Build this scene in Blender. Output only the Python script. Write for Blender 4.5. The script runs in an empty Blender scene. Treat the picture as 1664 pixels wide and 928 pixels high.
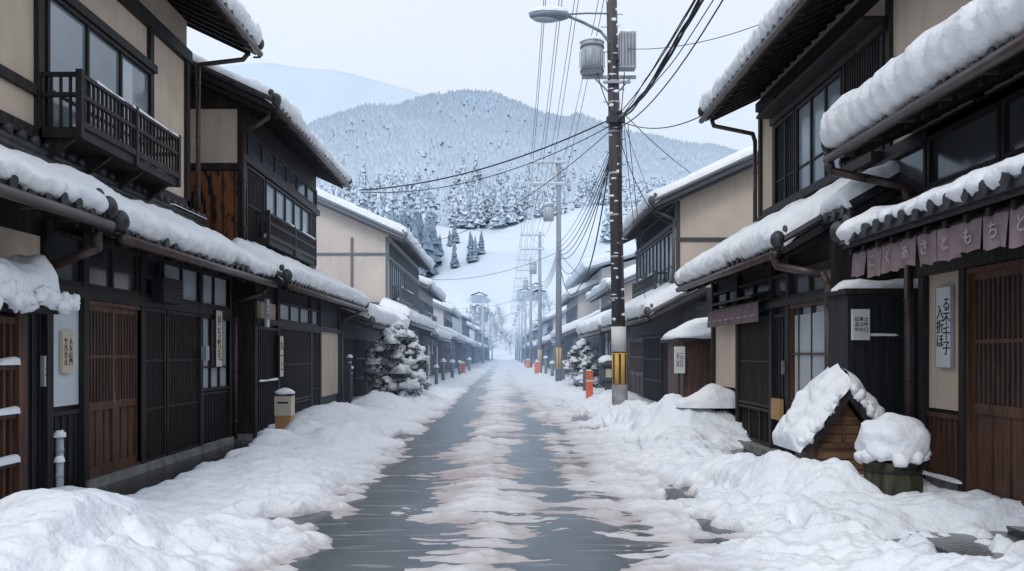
import bpy, math, random
import numpy as np
from mathutils import Vector, noise
rnd = random.Random(7)
F = 1387.0
scene = bpy.context.scene
HAZE_TINT = (0.58, 0.68, 0.80)  # aerial haze as a colour, blended into base colours with distance

# ------------------------------------------------------------------ materials
def new_mat(name, c1, c2=None, rough=0.8, nscale=3.0, stretch=(1, 1, 1), bump=0.0, bscale=20.0,
            haze_tint=1.0, metal=0.0, spec=0.3, lo=0.35, hi=0.65, attr=None, bdist=0.02, streak=None, zhaze_tint=None):
    m = bpy.data.materials.new(name); m.use_nodes = True
    nt = m.node_tree; N = nt.nodes; L = nt.links
    b = N["Principled BSDF"]
    b.inputs["Roughness"].default_value = rough
    b.inputs["Metallic"].default_value = metal
    b.inputs["Specular IOR Level"].default_value = spec
    geo = N.new("ShaderNodeNewGeometry")
    mp = N.new("ShaderNodeMapping"); mp.inputs["Scale"].default_value = stretch
    L.new(geo.outputs["Position"], mp.inputs["Vector"])
    nz = N.new("ShaderNodeTexNoise"); nz.inputs["Scale"].default_value = nscale
    nz.inputs["Detail"].default_value = 6
    L.new(mp.outputs[0], nz.inputs["Vector"])
    mr = N.new("ShaderNodeMapRange"); mr.inputs[1].default_value = lo; mr.inputs[2].default_value = hi
    L.new(nz.outputs["Fac"], mr.inputs[0])
    mx = N.new("ShaderNodeMix"); mx.data_type = 'RGBA'
    mx.inputs[6].default_value = (*c1, 1); mx.inputs[7].default_value = (*(c2 or c1), 1)
    L.new(mr.outputs[0], mx.inputs[0])
    col = mx.outputs[2]
    if streak:
        sc, st, ss, l0, h0 = streak
        mq = N.new("ShaderNodeMapping"); mq.inputs["Scale"].default_value = st; L.new(geo.outputs["Position"], mq.inputs["Vector"])
        n3 = N.new("ShaderNodeTexNoise"); n3.inputs["Scale"].default_value = ss; n3.inputs["Detail"].default_value = 7; n3.inputs["Roughness"].default_value = .65
        L.new(mq.outputs[0], n3.inputs["Vector"])
        r3 = N.new("ShaderNodeMapRange"); r3.inputs[1].default_value = l0; r3.inputs[2].default_value = h0; L.new(n3.outputs["Fac"], r3.inputs[0])
        m4 = N.new("ShaderNodeMix"); m4.data_type = 'RGBA'; L.new(r3.outputs[0], m4.inputs[0]); L.new(col, m4.inputs[6]); m4.inputs[7].default_value = (*sc, 1)
        col = m4.outputs[2]
    if attr:
        at = N.new("ShaderNodeAttribute"); at.attribute_name = attr[0]
        m2 = N.new("ShaderNodeMix"); m2.data_type = 'RGBA'
        L.new(at.outputs["Fac"], m2.inputs[0]); L.new(col, m2.inputs[6])
        m2.inputs[7].default_value = (*attr[1], 1)
        col = m2.outputs[2]
    if haze_tint > 0:  # distance haze painted into the base colour, stronger along world Y; no volume
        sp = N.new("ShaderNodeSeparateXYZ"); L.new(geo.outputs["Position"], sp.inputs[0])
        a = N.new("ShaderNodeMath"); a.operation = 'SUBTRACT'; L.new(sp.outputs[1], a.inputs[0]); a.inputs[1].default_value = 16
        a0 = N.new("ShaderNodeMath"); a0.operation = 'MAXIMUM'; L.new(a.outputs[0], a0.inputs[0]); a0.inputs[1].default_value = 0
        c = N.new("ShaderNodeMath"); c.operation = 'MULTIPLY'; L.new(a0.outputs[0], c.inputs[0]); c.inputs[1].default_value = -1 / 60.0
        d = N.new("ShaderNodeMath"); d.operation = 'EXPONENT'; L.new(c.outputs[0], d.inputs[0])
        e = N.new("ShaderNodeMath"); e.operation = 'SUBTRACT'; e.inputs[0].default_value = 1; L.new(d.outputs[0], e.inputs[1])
        g = N.new("ShaderNodeMath"); g.operation = 'MULTIPLY'; L.new(e.outputs[0], g.inputs[0]); g.inputs[1].default_value = 0.93 * haze_tint
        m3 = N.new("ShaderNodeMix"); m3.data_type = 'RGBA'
        L.new(g.outputs[0], m3.inputs[0]); L.new(col, m3.inputs[6]); m3.inputs[7].default_value = (*HAZE_TINT, 1)
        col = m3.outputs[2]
    if zhaze_tint:  # low-lying haze painted into the base colour, paler towards the valley
        z0, z1, mxf = zhaze_tint
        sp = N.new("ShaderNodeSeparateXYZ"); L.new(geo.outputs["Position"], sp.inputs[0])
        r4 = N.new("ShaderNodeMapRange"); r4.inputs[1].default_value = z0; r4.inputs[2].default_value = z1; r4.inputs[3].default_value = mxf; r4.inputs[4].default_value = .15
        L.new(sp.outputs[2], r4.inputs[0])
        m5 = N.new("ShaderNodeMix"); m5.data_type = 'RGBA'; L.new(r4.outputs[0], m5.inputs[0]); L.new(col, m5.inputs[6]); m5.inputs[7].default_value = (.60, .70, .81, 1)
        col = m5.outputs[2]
    L.new(col, b.inputs["Base Color"])
    if bump > 0:
        n2 = N.new("ShaderNodeTexNoise"); n2.inputs["Scale"].default_value = bscale; n2.inputs["Detail"].default_value = 5
        L.new(mp.outputs[0], n2.inputs["Vector"])
        bp = N.new("ShaderNodeBump"); bp.inputs["Strength"].default_value = bump; bp.inputs["Distance"].default_value = bdist
        L.new(n2.outputs["Fac"], bp.inputs["Height"]); L.new(bp.outputs[0], b.inputs["Normal"])
    return m

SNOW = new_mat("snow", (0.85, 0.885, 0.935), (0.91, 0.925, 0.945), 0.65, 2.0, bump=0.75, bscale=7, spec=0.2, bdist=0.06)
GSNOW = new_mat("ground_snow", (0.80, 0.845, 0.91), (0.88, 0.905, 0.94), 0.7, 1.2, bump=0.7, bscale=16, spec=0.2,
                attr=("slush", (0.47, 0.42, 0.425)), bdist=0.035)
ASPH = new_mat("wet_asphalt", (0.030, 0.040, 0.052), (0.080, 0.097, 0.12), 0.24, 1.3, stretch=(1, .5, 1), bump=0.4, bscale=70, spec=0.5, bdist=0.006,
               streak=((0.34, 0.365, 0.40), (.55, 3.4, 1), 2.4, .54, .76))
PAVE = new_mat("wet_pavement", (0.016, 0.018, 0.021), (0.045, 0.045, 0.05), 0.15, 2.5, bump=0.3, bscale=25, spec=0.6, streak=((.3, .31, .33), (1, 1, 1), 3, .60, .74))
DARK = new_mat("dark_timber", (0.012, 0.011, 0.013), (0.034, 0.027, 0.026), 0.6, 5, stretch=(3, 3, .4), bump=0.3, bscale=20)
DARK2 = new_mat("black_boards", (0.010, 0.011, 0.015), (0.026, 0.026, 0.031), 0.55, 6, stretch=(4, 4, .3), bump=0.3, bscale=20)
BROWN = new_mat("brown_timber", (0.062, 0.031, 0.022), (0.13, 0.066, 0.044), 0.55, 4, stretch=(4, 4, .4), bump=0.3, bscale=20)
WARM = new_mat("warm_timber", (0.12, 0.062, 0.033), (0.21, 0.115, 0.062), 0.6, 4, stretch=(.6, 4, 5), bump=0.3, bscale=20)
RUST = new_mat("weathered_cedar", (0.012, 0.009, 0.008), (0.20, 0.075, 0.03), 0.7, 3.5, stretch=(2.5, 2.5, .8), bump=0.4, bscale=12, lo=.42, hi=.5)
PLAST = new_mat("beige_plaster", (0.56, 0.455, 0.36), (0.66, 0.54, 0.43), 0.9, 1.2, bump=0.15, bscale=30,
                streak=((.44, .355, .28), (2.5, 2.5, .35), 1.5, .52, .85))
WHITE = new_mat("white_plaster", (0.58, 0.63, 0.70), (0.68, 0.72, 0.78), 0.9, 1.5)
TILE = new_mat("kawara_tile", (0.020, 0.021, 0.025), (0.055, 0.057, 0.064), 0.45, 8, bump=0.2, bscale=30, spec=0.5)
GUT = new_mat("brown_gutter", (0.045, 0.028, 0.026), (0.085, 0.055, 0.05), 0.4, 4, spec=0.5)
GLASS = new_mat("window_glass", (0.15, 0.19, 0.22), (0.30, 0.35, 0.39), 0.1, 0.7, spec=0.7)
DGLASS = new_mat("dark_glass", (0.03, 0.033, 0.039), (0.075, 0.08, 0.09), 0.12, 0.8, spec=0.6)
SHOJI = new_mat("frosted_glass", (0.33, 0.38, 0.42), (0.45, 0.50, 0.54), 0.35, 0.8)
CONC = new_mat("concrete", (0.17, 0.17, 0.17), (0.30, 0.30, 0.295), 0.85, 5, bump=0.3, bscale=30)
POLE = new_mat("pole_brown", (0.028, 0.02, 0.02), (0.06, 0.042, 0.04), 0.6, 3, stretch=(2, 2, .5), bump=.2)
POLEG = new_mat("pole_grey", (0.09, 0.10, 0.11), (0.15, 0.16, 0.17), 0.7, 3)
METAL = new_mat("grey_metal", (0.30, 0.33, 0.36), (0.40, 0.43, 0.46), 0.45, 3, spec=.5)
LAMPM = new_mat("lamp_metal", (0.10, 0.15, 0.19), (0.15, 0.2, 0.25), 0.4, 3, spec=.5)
WIRE = new_mat("cable", (0.015, 0.016, 0.02), rough=.6, haze_tint=.6)
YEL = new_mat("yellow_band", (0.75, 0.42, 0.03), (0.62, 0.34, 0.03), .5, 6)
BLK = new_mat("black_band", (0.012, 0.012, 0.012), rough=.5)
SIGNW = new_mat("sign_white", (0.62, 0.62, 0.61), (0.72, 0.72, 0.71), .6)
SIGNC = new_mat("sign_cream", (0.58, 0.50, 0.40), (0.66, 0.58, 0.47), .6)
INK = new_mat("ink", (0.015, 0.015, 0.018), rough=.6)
ORANGE = new_mat("orange_paint", (0.80, 0.13, 0.025), (0.66, 0.10, 0.02), .45, 6, haze_tint=.6)
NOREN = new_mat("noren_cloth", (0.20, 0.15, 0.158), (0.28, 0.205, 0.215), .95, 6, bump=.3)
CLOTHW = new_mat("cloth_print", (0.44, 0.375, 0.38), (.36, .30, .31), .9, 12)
LEAF = new_mat("leaf", (0.012, 0.03, 0.018), (0.03, 0.06, 0.03), .6, 6, haze_tint=.6)
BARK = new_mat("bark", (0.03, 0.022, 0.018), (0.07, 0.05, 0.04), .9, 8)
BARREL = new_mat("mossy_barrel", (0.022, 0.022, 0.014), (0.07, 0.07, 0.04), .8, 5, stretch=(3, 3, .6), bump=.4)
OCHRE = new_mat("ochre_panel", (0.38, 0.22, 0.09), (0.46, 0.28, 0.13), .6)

# ------------------------------------------------------------------ mesh helpers
def mkobj(name, v, f, mat, parent=None, smooth=False, attr=None):
    me = bpy.data.meshes.new(name)
    me.from_pydata(v if isinstance(v, list) else v.tolist(), [], f if isinstance(f, list) else f.tolist())
    me.materials.append(mat)
    if smooth:
        me.polygons.foreach_set("use_smooth", [True] * len(me.polygons))
    if attr is not None:
        a = me.attributes.new(attr[0], 'FLOAT', 'POINT'); a.data.foreach_set("value", attr[1])
    me.update()
    o = bpy.data.objects.new(name, me); scene.collection.objects.link(o)
    if parent: o.parent = parent
    return o

def empty(name):
    o = bpy.data.objects.new(name, None); scene.collection.objects.link(o)
    o.empty_display_size = .2
    return o

def gridfaces(nu, nv):
    i = np.arange(nu - 1)[:, None]; j = np.arange(nv - 1)[None, :]
    a = i * nv + j
    return np.stack([a, a + nv, a + nv + 1, a + 1], -1).reshape(-1, 4)

class M:
    def __init__(s): s.v = []; s.f = []
    def add(s, vs, fs):
        o = len(s.v); s.v += [tuple(map(float, p)) for p in vs]; s.f += [tuple(int(i) + o for i in q) for q in fs]
    def box(s, x0, x1, y0, y1, z0, z1):
        x0, x1 = sorted((x0, x1)); y0, y1 = sorted((y0, y1)); z0, z1 = sorted((z0, z1))
        s.add([(x0, y0, z0), (x1, y0, z0), (x1, y1, z0), (x0, y1, z0), (x0, y0, z1), (x1, y0, z1), (x1, y1, z1), (x0, y1, z1)],
              [(0, 3, 2, 1), (4, 5, 6, 7), (0, 1, 5, 4), (1, 2, 6, 5), (2, 3, 7, 6), (3, 0, 4, 7)])
    def prism(s, poly, y0, y1):
        n = len(poly)
        vs = [(x, y0, z) for x, z in poly] + [(x, y1, z) for x, z in poly]
        s.add(vs, [tuple(range(n)), tuple(range(2 * n - 1, n - 1, -1))] + [(i, (i + 1) % n, (i + 1) % n + n, i + n) for i in range(n)])
    def tube(s, p, q, r, n=8, r2=None):
        p = Vector(p); q = Vector(q); d = (q - p).normalized()
        a = d.orthogonal().normalized(); b = d.cross(a); r2 = r if r2 is None else r2
        vs = [p + (a * math.cos(t) + b * math.sin(t)) * r for t in [2 * math.pi * i / n for i in range(n)]]
        vs += [q + (a * math.cos(t) + b * math.sin(t)) * r2 for t in [2 * math.pi * i / n for i in range(n)]]
        s.add(vs, [tuple(range(n - 1, -1, -1)), tuple(range(n, 2 * n))] + [(i, (i + 1) % n, (i + 1) % n + n, i + n) for i in range(n)])
    def path(s, pts, r, n=8):
        for a, b in zip(pts[:-1], pts[1:]): s.tube(a, b, r, n)
        for p in pts[1:-1]: s.blob(p, r * 1.03, r * 1.03, r * 1.03, 0, 6, 8)
    def blob(s, c, rx, ry, rz, amp=0.1, nu=10, nv=14, freq=2.0, flat=None, seed=0):
        vs = []
        for i in range(nu + 1):
            th = math.pi * i / nu
            for j in range(nv):
                ph = 2 * math.pi * j / nv
                d = Vector((math.sin(th) * math.cos(ph), math.sin(th) * math.sin(ph), math.cos(th)))
                k = 1 + (amp * noise.noise(d * freq + Vector((c[0] * 3.1 + seed, c[1] * 1.7, c[2] * 2.3))) * 2 if amp else 0)
                z = d.z * rz * k
                if flat is not None and z < -flat * rz: z = -flat * rz
                vs.append((c[0] + d.x * rx * k, c[1] + d.y * ry * k, c[2] + z))
        fs = []
        for i in range(nu):
            for j in range(nv):
                a = i * nv + j; b = i * nv + (j + 1) % nv
                fs.append((a, a + nv, b + nv, b))
        s.add(vs, fs)

class H:
    def __init__(s, name): s.name = name; s.e = empty(name); s.p = {}
    def part(s, name, mat, smooth=False):
        if name not in s.p: s.p[name] = (M(), mat, smooth)
        return s.p[name][0]
    def done(s):
        for k, (m, mat, sm) in s.p.items():
            if m.v: mkobj(k, m.v, m.f, mat, s.e, sm)
        return s.e
    def snow(s): return s.part("snow", SNOW, True)

def nz(x, y, z=0.0): return noise.noise(Vector((x, y, z)))

def snow_strip(m, p, q, w, t, seed=0.0, step=None, gap=0.0):
    p = Vector(p); q = Vector(q); L = (q - p).length
    if L < 1e-3: return
    d = (q - p) / L; side = Vector((d.y, -d.x, 0))
    if side.length < .1: side = Vector((1, 0, 0))
    side.normalize()
    step = step or max(.03, min(.12, w * .6)); n = max(4, int(L / step)); K = 7 if w < .3 else 13
    vs = []
    for i in range(n + 1):
        u = L * i / n; e = min(1, min(u, L - u) / (w * .5 + .01)); e = math.sqrt(max(0, 1 - (1 - e) ** 2))
        k = (.8 + .5 * nz(u * 2.2 + seed, seed, 1.3)) * (0.15 + .85 * e)
        if gap and nz(u * 1.3 + seed, seed * 2, 5.5) > gap: k *= .12
        hw = w * .5 * (.7 + .3 * k) * (.3 + .7 * e)
        for j in range(K):
            a = math.pi * j / (K - 1)
            lump = 1 + .22 * nz(u * 4 + seed, j * .7, seed) if w > .3 else 1
            o = side * (math.cos(a) * hw * lump) + Vector((0, 0, t * k * lump * math.sin(a) ** .7 if 0 < j < K - 1 else -.012))
            vs.append(p + d * u + o)
    fs = [(i * K + j, (i + 1) * K + j, (i + 1) * K + j + 1, i * K + j + 1) for i in range(n) for j in range(K - 1)]
    fs += [tuple(range(K)), tuple(range(n * K + K - 1, n * K - 1, -1))]
    m.add(vs, fs)

# ------------------------------------------------------------------ roofs
def roof_snow(h, s, xe, ze, xt, zt, y0, y1, T, step=.06, recede=0.0, seed=0.0, astep=.12, over=.07, cover=1.0):
    L0 = math.hypot(xt - xe, zt - ze); tx, tz = (xt - xe) / L0, (zt - ze) / L0
    nx, nzv = -tz, tx
    if nzv < 0: nx, nzv = -nx, -nzv
    L = L0 * cover
    W = .22
    ys = [y0 + k for k in (0, .008, .025, .055, .1, .16)] + list(np.arange(y0 + .22, y1 - .22, step)) + [y1 - k for k in (.16, .1, .055, .025, .008, 0)]
    nu = len(ys); na = max(3, int((L - .35) / astep))
    vs = []; K = 10 + na + 2
    for y in ys:
        e = min(1, min(y - y0, y1 - y) / W); e = math.sqrt(max(0, 1 - (1 - e) ** 2))
        big = nz(y * .45 + seed, seed, 0); sm = nz(y * 1.7 + seed, seed + 4, 0); fine = nz(y * 4.3 + seed, 3, seed); f2 = nz(y * 8.1 + seed, 7, seed)
        Tu = T * (1 + .42 * big + .26 * sm + .10 * fine) * (.06 + .94 * e)
        o = (over + .085 * sm + .06 * fine) * e
        sc = math.cos(2 * math.pi * y / .27)
        rc = recede * max(0, nz(y * .8 + seed * 2, 9, 1) * 2.2)
        lip = .015 + .018 * sc + .05 * fine + .02 * f2 + rc
        drop = -.035 - .022 * sc - .085 * max(0, fine + .8 * sm) - .03 * f2
        if rc > .05: drop = max(drop, -.01)
        prof = [(lip + .2, 0.0), (lip + .02, drop * .6), (lip - o * .55, drop * .9 + .01), (lip - o * .95, Tu * .20 + drop * .2), (lip - o * 1.03, Tu * .36), (lip - o, Tu * .52),
                (lip - o * .85, Tu * .68), (lip - o * .5, Tu * .84), (lip - o * .02, Tu * .95), (lip + .13, Tu * 1.01)]
        topL = L if cover > .99 else min(L0 * .97, L + .22 * nz(y * .9, seed + 3, 2) + .1 * nz(y * 3, seed, 5))
        for kk, a in enumerate(np.linspace(lip + .26, topL, na)):
            fall = 1 if cover > .99 else math.sqrt(max(0.02, min(1, (topL - a) / .3)))
            prof.append((a, fall * Tu * (1 + .22 * nz(y * 1.1 + seed, a * 1.3, 2)) + .04 * fall * e * nz(y * 3.4, a * 3.4, seed)))
        prof.append((topL + .01, 0)); prof.append((topL, -.03))
        kT = min(1, T / .3)
        for a, b in prof:
            l2 = (.026 * nz(y * 4.6, a * 5 + b * 7, seed + 7) + .030 * kT * nz(y * 8, a * 8 + b * 9, seed)) * e
            b += l2; aa = a - .03 * kT * e * nz(y * 7, b * 9, seed + 3) * (1 if a < .1 else 0)
            vs.append((s * (xe + tx * aa + nx * (b + .05)), y, ze + tz * aa + nzv * (b + .05)))
    fs = gridfaces(nu, K).tolist() + [list(range(K)), list(range((nu - 1) * K, nu * K))]
    h.snow().add(vs, fs)

def roof(h, s, xe, ze, xt, zt, y0, y1, T, det=2, recede=0., seed=0., gutter=True, orn=True, cover=1.0, over=.07):
    L = math.hypot(xt - xe, zt - ze); tx, tz = (xt - xe) / L, (zt - ze) / L
    deck = h.part("roof_deck", DARK)
    deck.prism([(s * xe, ze), (s * xt, zt), (s * xt, zt - .14), (s * xe, ze - .09)], y0, y1)
    tm = h.part("roof_tiles", TILE, True)
    nx, nzv = -tz, tx
    if nzv < 0: nx, nzv = -nx, -nzv
    wv = .27
    if det >= 2:
        ysr = np.arange(y0, y1 + .001, wv / 8)
        rows = []
        k = 0.0
        while k < L:
            rows += [(k, .05), (min(L, k + .235), .028)]; k += .24
        vs = []
        for y in ysr:
            c = math.cos(2 * math.pi * y / wv); pr = .035 * (max(0, c) ** .6 if c > 0 else c * .35)
            for a, b in rows:
                bb = b + pr
                vs.append((s * (xe + tx * a + nx * bb - .03), y, ze + tz * a + nzv * bb))
        tm.add(vs, gridfaces(len(ysr), len(rows)).tolist())
    if det >= 1:
        y = math.ceil(y0 / wv) * wv
        ce = h.part("eave_tile_caps", TILE)
        while y < y1:
            ce.tube((s * (xe - .07), y, ze + .03), (s * (xe + .03), y, ze + .045), .062, 8)
            y += wv
        ce.box(s * (xe - .035), s * (xe + .0), y0, y1, ze - .035, ze + .03)
        rf = h.part("rafters", DARK)
        y = y0 + .1
        while y < y1:
            rf.prism([(s * (xe + .05), ze - .092), (s * xt, zt - .143), (s * xt, zt - .22), (s * (xe + .05), ze - .16)], y, y + .06)
            y += .33 if det >= 2 else .6
        for yy in ((y0, y1) if det >= 2 else (y0,)):
            yo = yy + (.06 if yy == y0 else -.06)
            ce.tube((s * (xe - .02), yo, ze + .075), (s * xt, yo, zt + .075), .075, 8)
            if orn:
                o = h.part("ridge_end_tile", TILE, True)
                o.blob((s * (xe - .06), yo, ze + .1), .10, .10, .12, 0, 8, 10)
                o.blob((s * (xe + .03), yo, ze + .21), .06, .06, .09, 0, 6, 8)
    if gutter:
        g = h.part("gutter", GUT, True)
        g.tube((s * (xe - .085), y0 + .05, ze - .085), (s * (xe - .085), y1 - .05, ze - .085), .055, 10)
        if det >= 2:
            y = y0 + .3
            while y < y1:
                h.part("gutter_bracket", GUT).box(s * (xe - .09), s * (xe + .04), y, y + .02, ze - .15, ze - .12); y += .7
    roof_snow(h, s, xe, ze, xt, zt, y0, y1, T, step=(.04 if det >= 2 else .16 if det == 1 else .5), recede=recede, seed=seed,
              astep=(.11 if det >= 2 else .4), cover=cover, over=over)

def downpipe(h, pts, r=.04):
    h.part("downpipe", GUT, True).path(pts, r, 10)
    a, b = Vector(pts[-2]), Vector(pts[-1])
    if abs(a.z - b.z) > 1:
        z = b.z + .3
        while z < a.z: h.part("pipe_clips", GUT, True).tube((a.x, a.y, z), (a.x, a.y, z + .03), r + .008, 10); z += .9

# ------------------------------------------------------------------ facade bays
def bay(h, s, xw, y0, y1, z0, z1, kind, pitch=.075, pane=.62):
    y0, y1 = sorted((y0, y1))
    fr = BROWN if kind in ('door', 'brownlat') else DARK
    frn = "brown_frames" if fr is BROWN else "dark_frames"
    F_ = h.part(frn, fr)
    def X(a): return s * (xw - a)
    fw = .05
    if kind in ('lattice', 'door', 'brownlat', 'glass', 'dglass', 'shoji', 'shutter'):
        F_.box(X(0), X(.07), y0, y0 + fw, z0, z1); F_.box(X(0), X(.07), y1 - fw, y1, z0, z1)
        F_.box(X(0), X(.075), y0 + fw, y1 - fw, z1 - fw, z1); F_.box(X(0), X(.075), y0 + fw, y1 - fw, z0, z0 + fw)
    a0, a1, b0, b1 = y0 + fw, y1 - fw, z0 + fw, z1 - fw
    if kind in ('lattice', 'brownlat'):
        h.part("dark_glass", DGLASS).box(X(0), X(.015), a0, a1, b0, b1)
        y = a0 + pitch * .6
        while y < a1 - .01:
            F_.box(X(.02), X(.05), y, y + .026, b0, b1); y += pitch
        n = max(2, int((b1 - b0) / .55))
        for i in range(1, n): z = b0 + (b1 - b0) * i / n; F_.box(X(.018), X(.058), a0, a1, z - .015, z + .015)
    elif kind == 'door':
        n = max(1, round((y1 - y0) / .85)); w = (a1 - a0) / n
        for i in range(n):
            c0, c1 = a0 + w * i, a0 + w * (i + 1); off = .0 if i % 2 else .02
            zs = b0 + (b1 - b0) * .40
            F_.box(X(off), X(off + .035), c0, c0 + .06, b0, b1); F_.box(X(off), X(off + .035), c1 - .06, c1, b0, b1)
            F_.box(X(off), X(off + .034), c0 + .06, c1 - .06, b0, b0 + .09); F_.box(X(off), X(off + .034), c0 + .06, c1 - .06, b1 - .07, b1)
            F_.box(X(off), X(off + .034), c0 + .06, c1 - .06, zs - .05, zs + .05)
            h.part("door_panels", BROWN).box(X(off), X(off + .012), c0 + .06, c1 - .06, b0 + .09, zs - .05)
            h.part("dark_glass", DGLASS).box(X(off), X(off + .01), c0 + .06, c1 - .06, zs + .05, b1 - .07)
            y = c0 + .06 + .05
            while y < c1 - .07: F_.box(X(off + .011), X(off + .028), y, y + .02, zs + .05, b1 - .07); y += .08
            zz = zs + .05 + (b1 - .07 - zs - .05) * .5; F_.box(X(off + .012), X(off + .031), c0 + .06, c1 - .06, zz - .02, zz + .02)
            for y in (c0 + w * .35, c0 + w * .65): F_.box(X(off + .013), X(off + .026), y - .008, y + .008, b0 + .09, zs - .05)
            h.part("door_pull", METAL).box(X(off + .036), X(off + .04), c0 + .02, c0 + .04, 1.0, 1.14)
    elif kind in ('glass', 'dglass', 'shoji', 'shutter'):
        g = {'glass': ("window_glass", GLASS), 'dglass': ("dark_glass", DGLASS), 'shoji': ("frosted_glass", SHOJI), 'shutter': ("shutter_boards", DARK2)}[kind]
        h.part(*g).box(X(0), X(.02), a0, a1, b0, b1)
        n = max(1, round((a1 - a0) / pane))
        for i in range(1, n): y = a0 + (a1 - a0) * i / n; F_.box(X(.01), X(.055), y - .028, y + .028, b0, b1)
        if b1 - b0 > 1: z = b0 + (b1 - b0) * .30; F_.box(X(.01), X(.045), a0, a1, z - .014, z + .014)
        if kind == 'shutter':
            y = a0 + .05
            while y < a1: F_.box(X(.02), X(.035), y, y + .02, b0, b1); y += .1
    elif kind in ('plaster', 'white'):
        g = ("plaster", PLAST) if kind == 'plaster' else ("white_plaster", WHITE)
        h.part(*g).box(X(0), X(.022), y0 + .03, y1 - .03, z0 + .03, z1 - .03)
    elif kind in ('board', 'brownboard'):
        b = h.part("boards", DARK2) if kind == 'board' else h.part("brown_boards", BROWN); b.box(X(0), X(.02), y0, y1, z0, z1)
        y = y0 + .05
        while y < y1 - .02: b.box(X(.02), X(.038), y, y + .03, z0, z1 - .05); y += (.14 if kind == 'board' else .11)
        b.box(X(0), X(.055), y0, y1, z1 - .049, z1)

def beamy(h, s, xw, y0, y1, z, w=.06, t=.12): h.part("beams", DARK).box(s * xw, s * (xw - w), y0, y1, z - t / 2, z + t / 2)
def post(h, s, xw, y, z0, z1, w=.07, t=.12): h.part("posts", DARK).box(s * xw, s * (xw - w), y - t / 2, y + t / 2, z0, z1)

def balcony(h, s, xo, xw, y0, y1, z0, z1, gap=.11, det=2):
    b = h.part("balcony", DARK)
    b.box(s * xo, s * xw, y0, y1, z0, z0 + .12)
    b.box(s * (xo - .03), s * (xo + .03), y0 - .03, y1 + .03, z0 + .121, z0 + .2)
    for z in ([z1 - .05, z0 + (z1 - z0) * .62] if det >= 2 else [z1 - .05]):
        b.box(s * (xo - .025), s * (xo + .025), y0, y1, z, z + .05)
        b.box(s * (xo + .03), s * xw, y0 - .02, y0 + .02, z, z + .05); b.box(s * (xo + .03), s * xw, y1 - .02, y1 + .02, z, z + .05)
    y = y0
    while y <= y1 + .01:
        b.box(s * (xo - .014), s * (xo + .014), y - .014, y + .014, z0 + .2, z1 - .05); y += gap
    x = xo + gap
    while x < xw:
        b.box(s * (x - .014), s * (x + .014), y0 - .014, y0 + .014, z0 + .12, z1 - .05); x += gap
    for y in (y0, (y0 + y1) / 2, y1): b.box(s * (xo - .035), s * (xo + .035), y - .035, y + .035, z0, z1 + .03)
    for y in np.linspace(y0 + .1, y1 - .1, 4):
        b.prism([(s * xw, z0), (s * (xo + .1), z0), (s * xw, z0 - .3)], y - .03, y + .03)
    m = h.snow()
    snow_strip(m, (s * xo, y0, z1), (s * xo, y1, z1), .06, .035, seed=y0, gap=.1)
    snow_strip(m, (s * (xo + .1), y0 + .05, z0 + .125), (s * (xo + .1), y1 - .05, z0 + .125), .2, .16, seed=y0 + 3)

def half_timber_side(h, s, xu, xb, y, z0, z1, zs=(), xs=()):
    b = h.part("side_beams", DARK)
    for z in zs: b.box(s * xu, s * xb, y - .03, y, z - .05, z + .05)
    for x in xs: b.box(s * (x - .05), s * (x + .05), y - .034, y, z0, z1)

def house(name, s, xw, y0, y1, low=None, up=None, depth=7.0, det=2, T=.25, seed=0., lowmat=None, upmat=None):
    h = H(name)
    lm = lowmat or ("lower_walls", DARK); um = upmat or ("upper_walls", PLAST)
    xe, ze, xt, zt = low
    xb = xw + depth
    if up:
        xu, yu0, yu1, xe2, ze2, sl, run, T2 = up
        h.part(*lm).box(s * xw, s * xb, y0, y1, -.1, ze + (xw - xe) * (zt - ze) / (xt - xe) - .1)
        h.part(*lm).box(s * (xt + .1), s * (xb - .05), y0 + .02, y1 - .02, 2, zt)
        roof(h, s, xe, ze, xt, zt, y0 - .35, y1 + .35, T, det, seed=seed)
        xr = xu + run; zr = ze2 + (xr - xe2) * sl; zw = ze2 + (xu - xe2) * sl - .12; xbb = xr + run
        h.part(*um).prism([(s * xu, zt - .4), (s * xu, zw), (s * xr, zr - .16), (s * xbb, zw), (s * xbb, zt - .4)], yu0, yu1)
        roof(h, s, xe2, ze2, xr, zr, yu0 - .5, yu1 + .5, T2, det, seed=seed + 5)
        roof(h, s, 2 * xr - xe2, ze2, xr, zr, yu0 - .5, yu1 + .5, T2, 0, seed=seed + 9, gutter=False)
    else:
        sl = (zt - ze) / (xt - xe); zw = ze + (xw - xe) * sl - .12; xbb = 2 * xt - xw
        h.part(*lm).prism([(s * xw, -.1), (s * xw, zw), (s * xt, zt - .16), (s * xbb, zw), (s * xbb, -.1)], y0, y1)
        roof(h, s, xe, ze, xt, zt, y0 - .35, y1 + .35, T, det, seed=seed)
        roof(h, s, 2 * xt - xe, ze, xt, zt, y0 - .35, y1 + .35, T, 0, seed=seed + 9, gutter=False)
    h.part("footing", CONC).box(s * (xw - .03), s * (xw + .3), y0 - .02, y1 + .02, -.1, .16)
    return h

def text(body, loc, size, rz, parent, mat=INK, ls=1.0, name="lettering", sx=1.0):
    c = bpy.data.curves.new(name, 'FONT'); c.body = body; c.size = size; c.align_x = 'CENTER'; c.align_y = 'CENTER'
    c.space_line = ls; c.extrude = .0015; c.materials.append(mat); c.offset = size * .004
    o = bpy.data.objects.new(name, c); scene.collection.objects.link(o)
    o.location = loc; o.rotation_euler = (math.radians(90), 0, rz); o.scale = (sx, 1, 1); o.parent = parent
    return o

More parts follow.
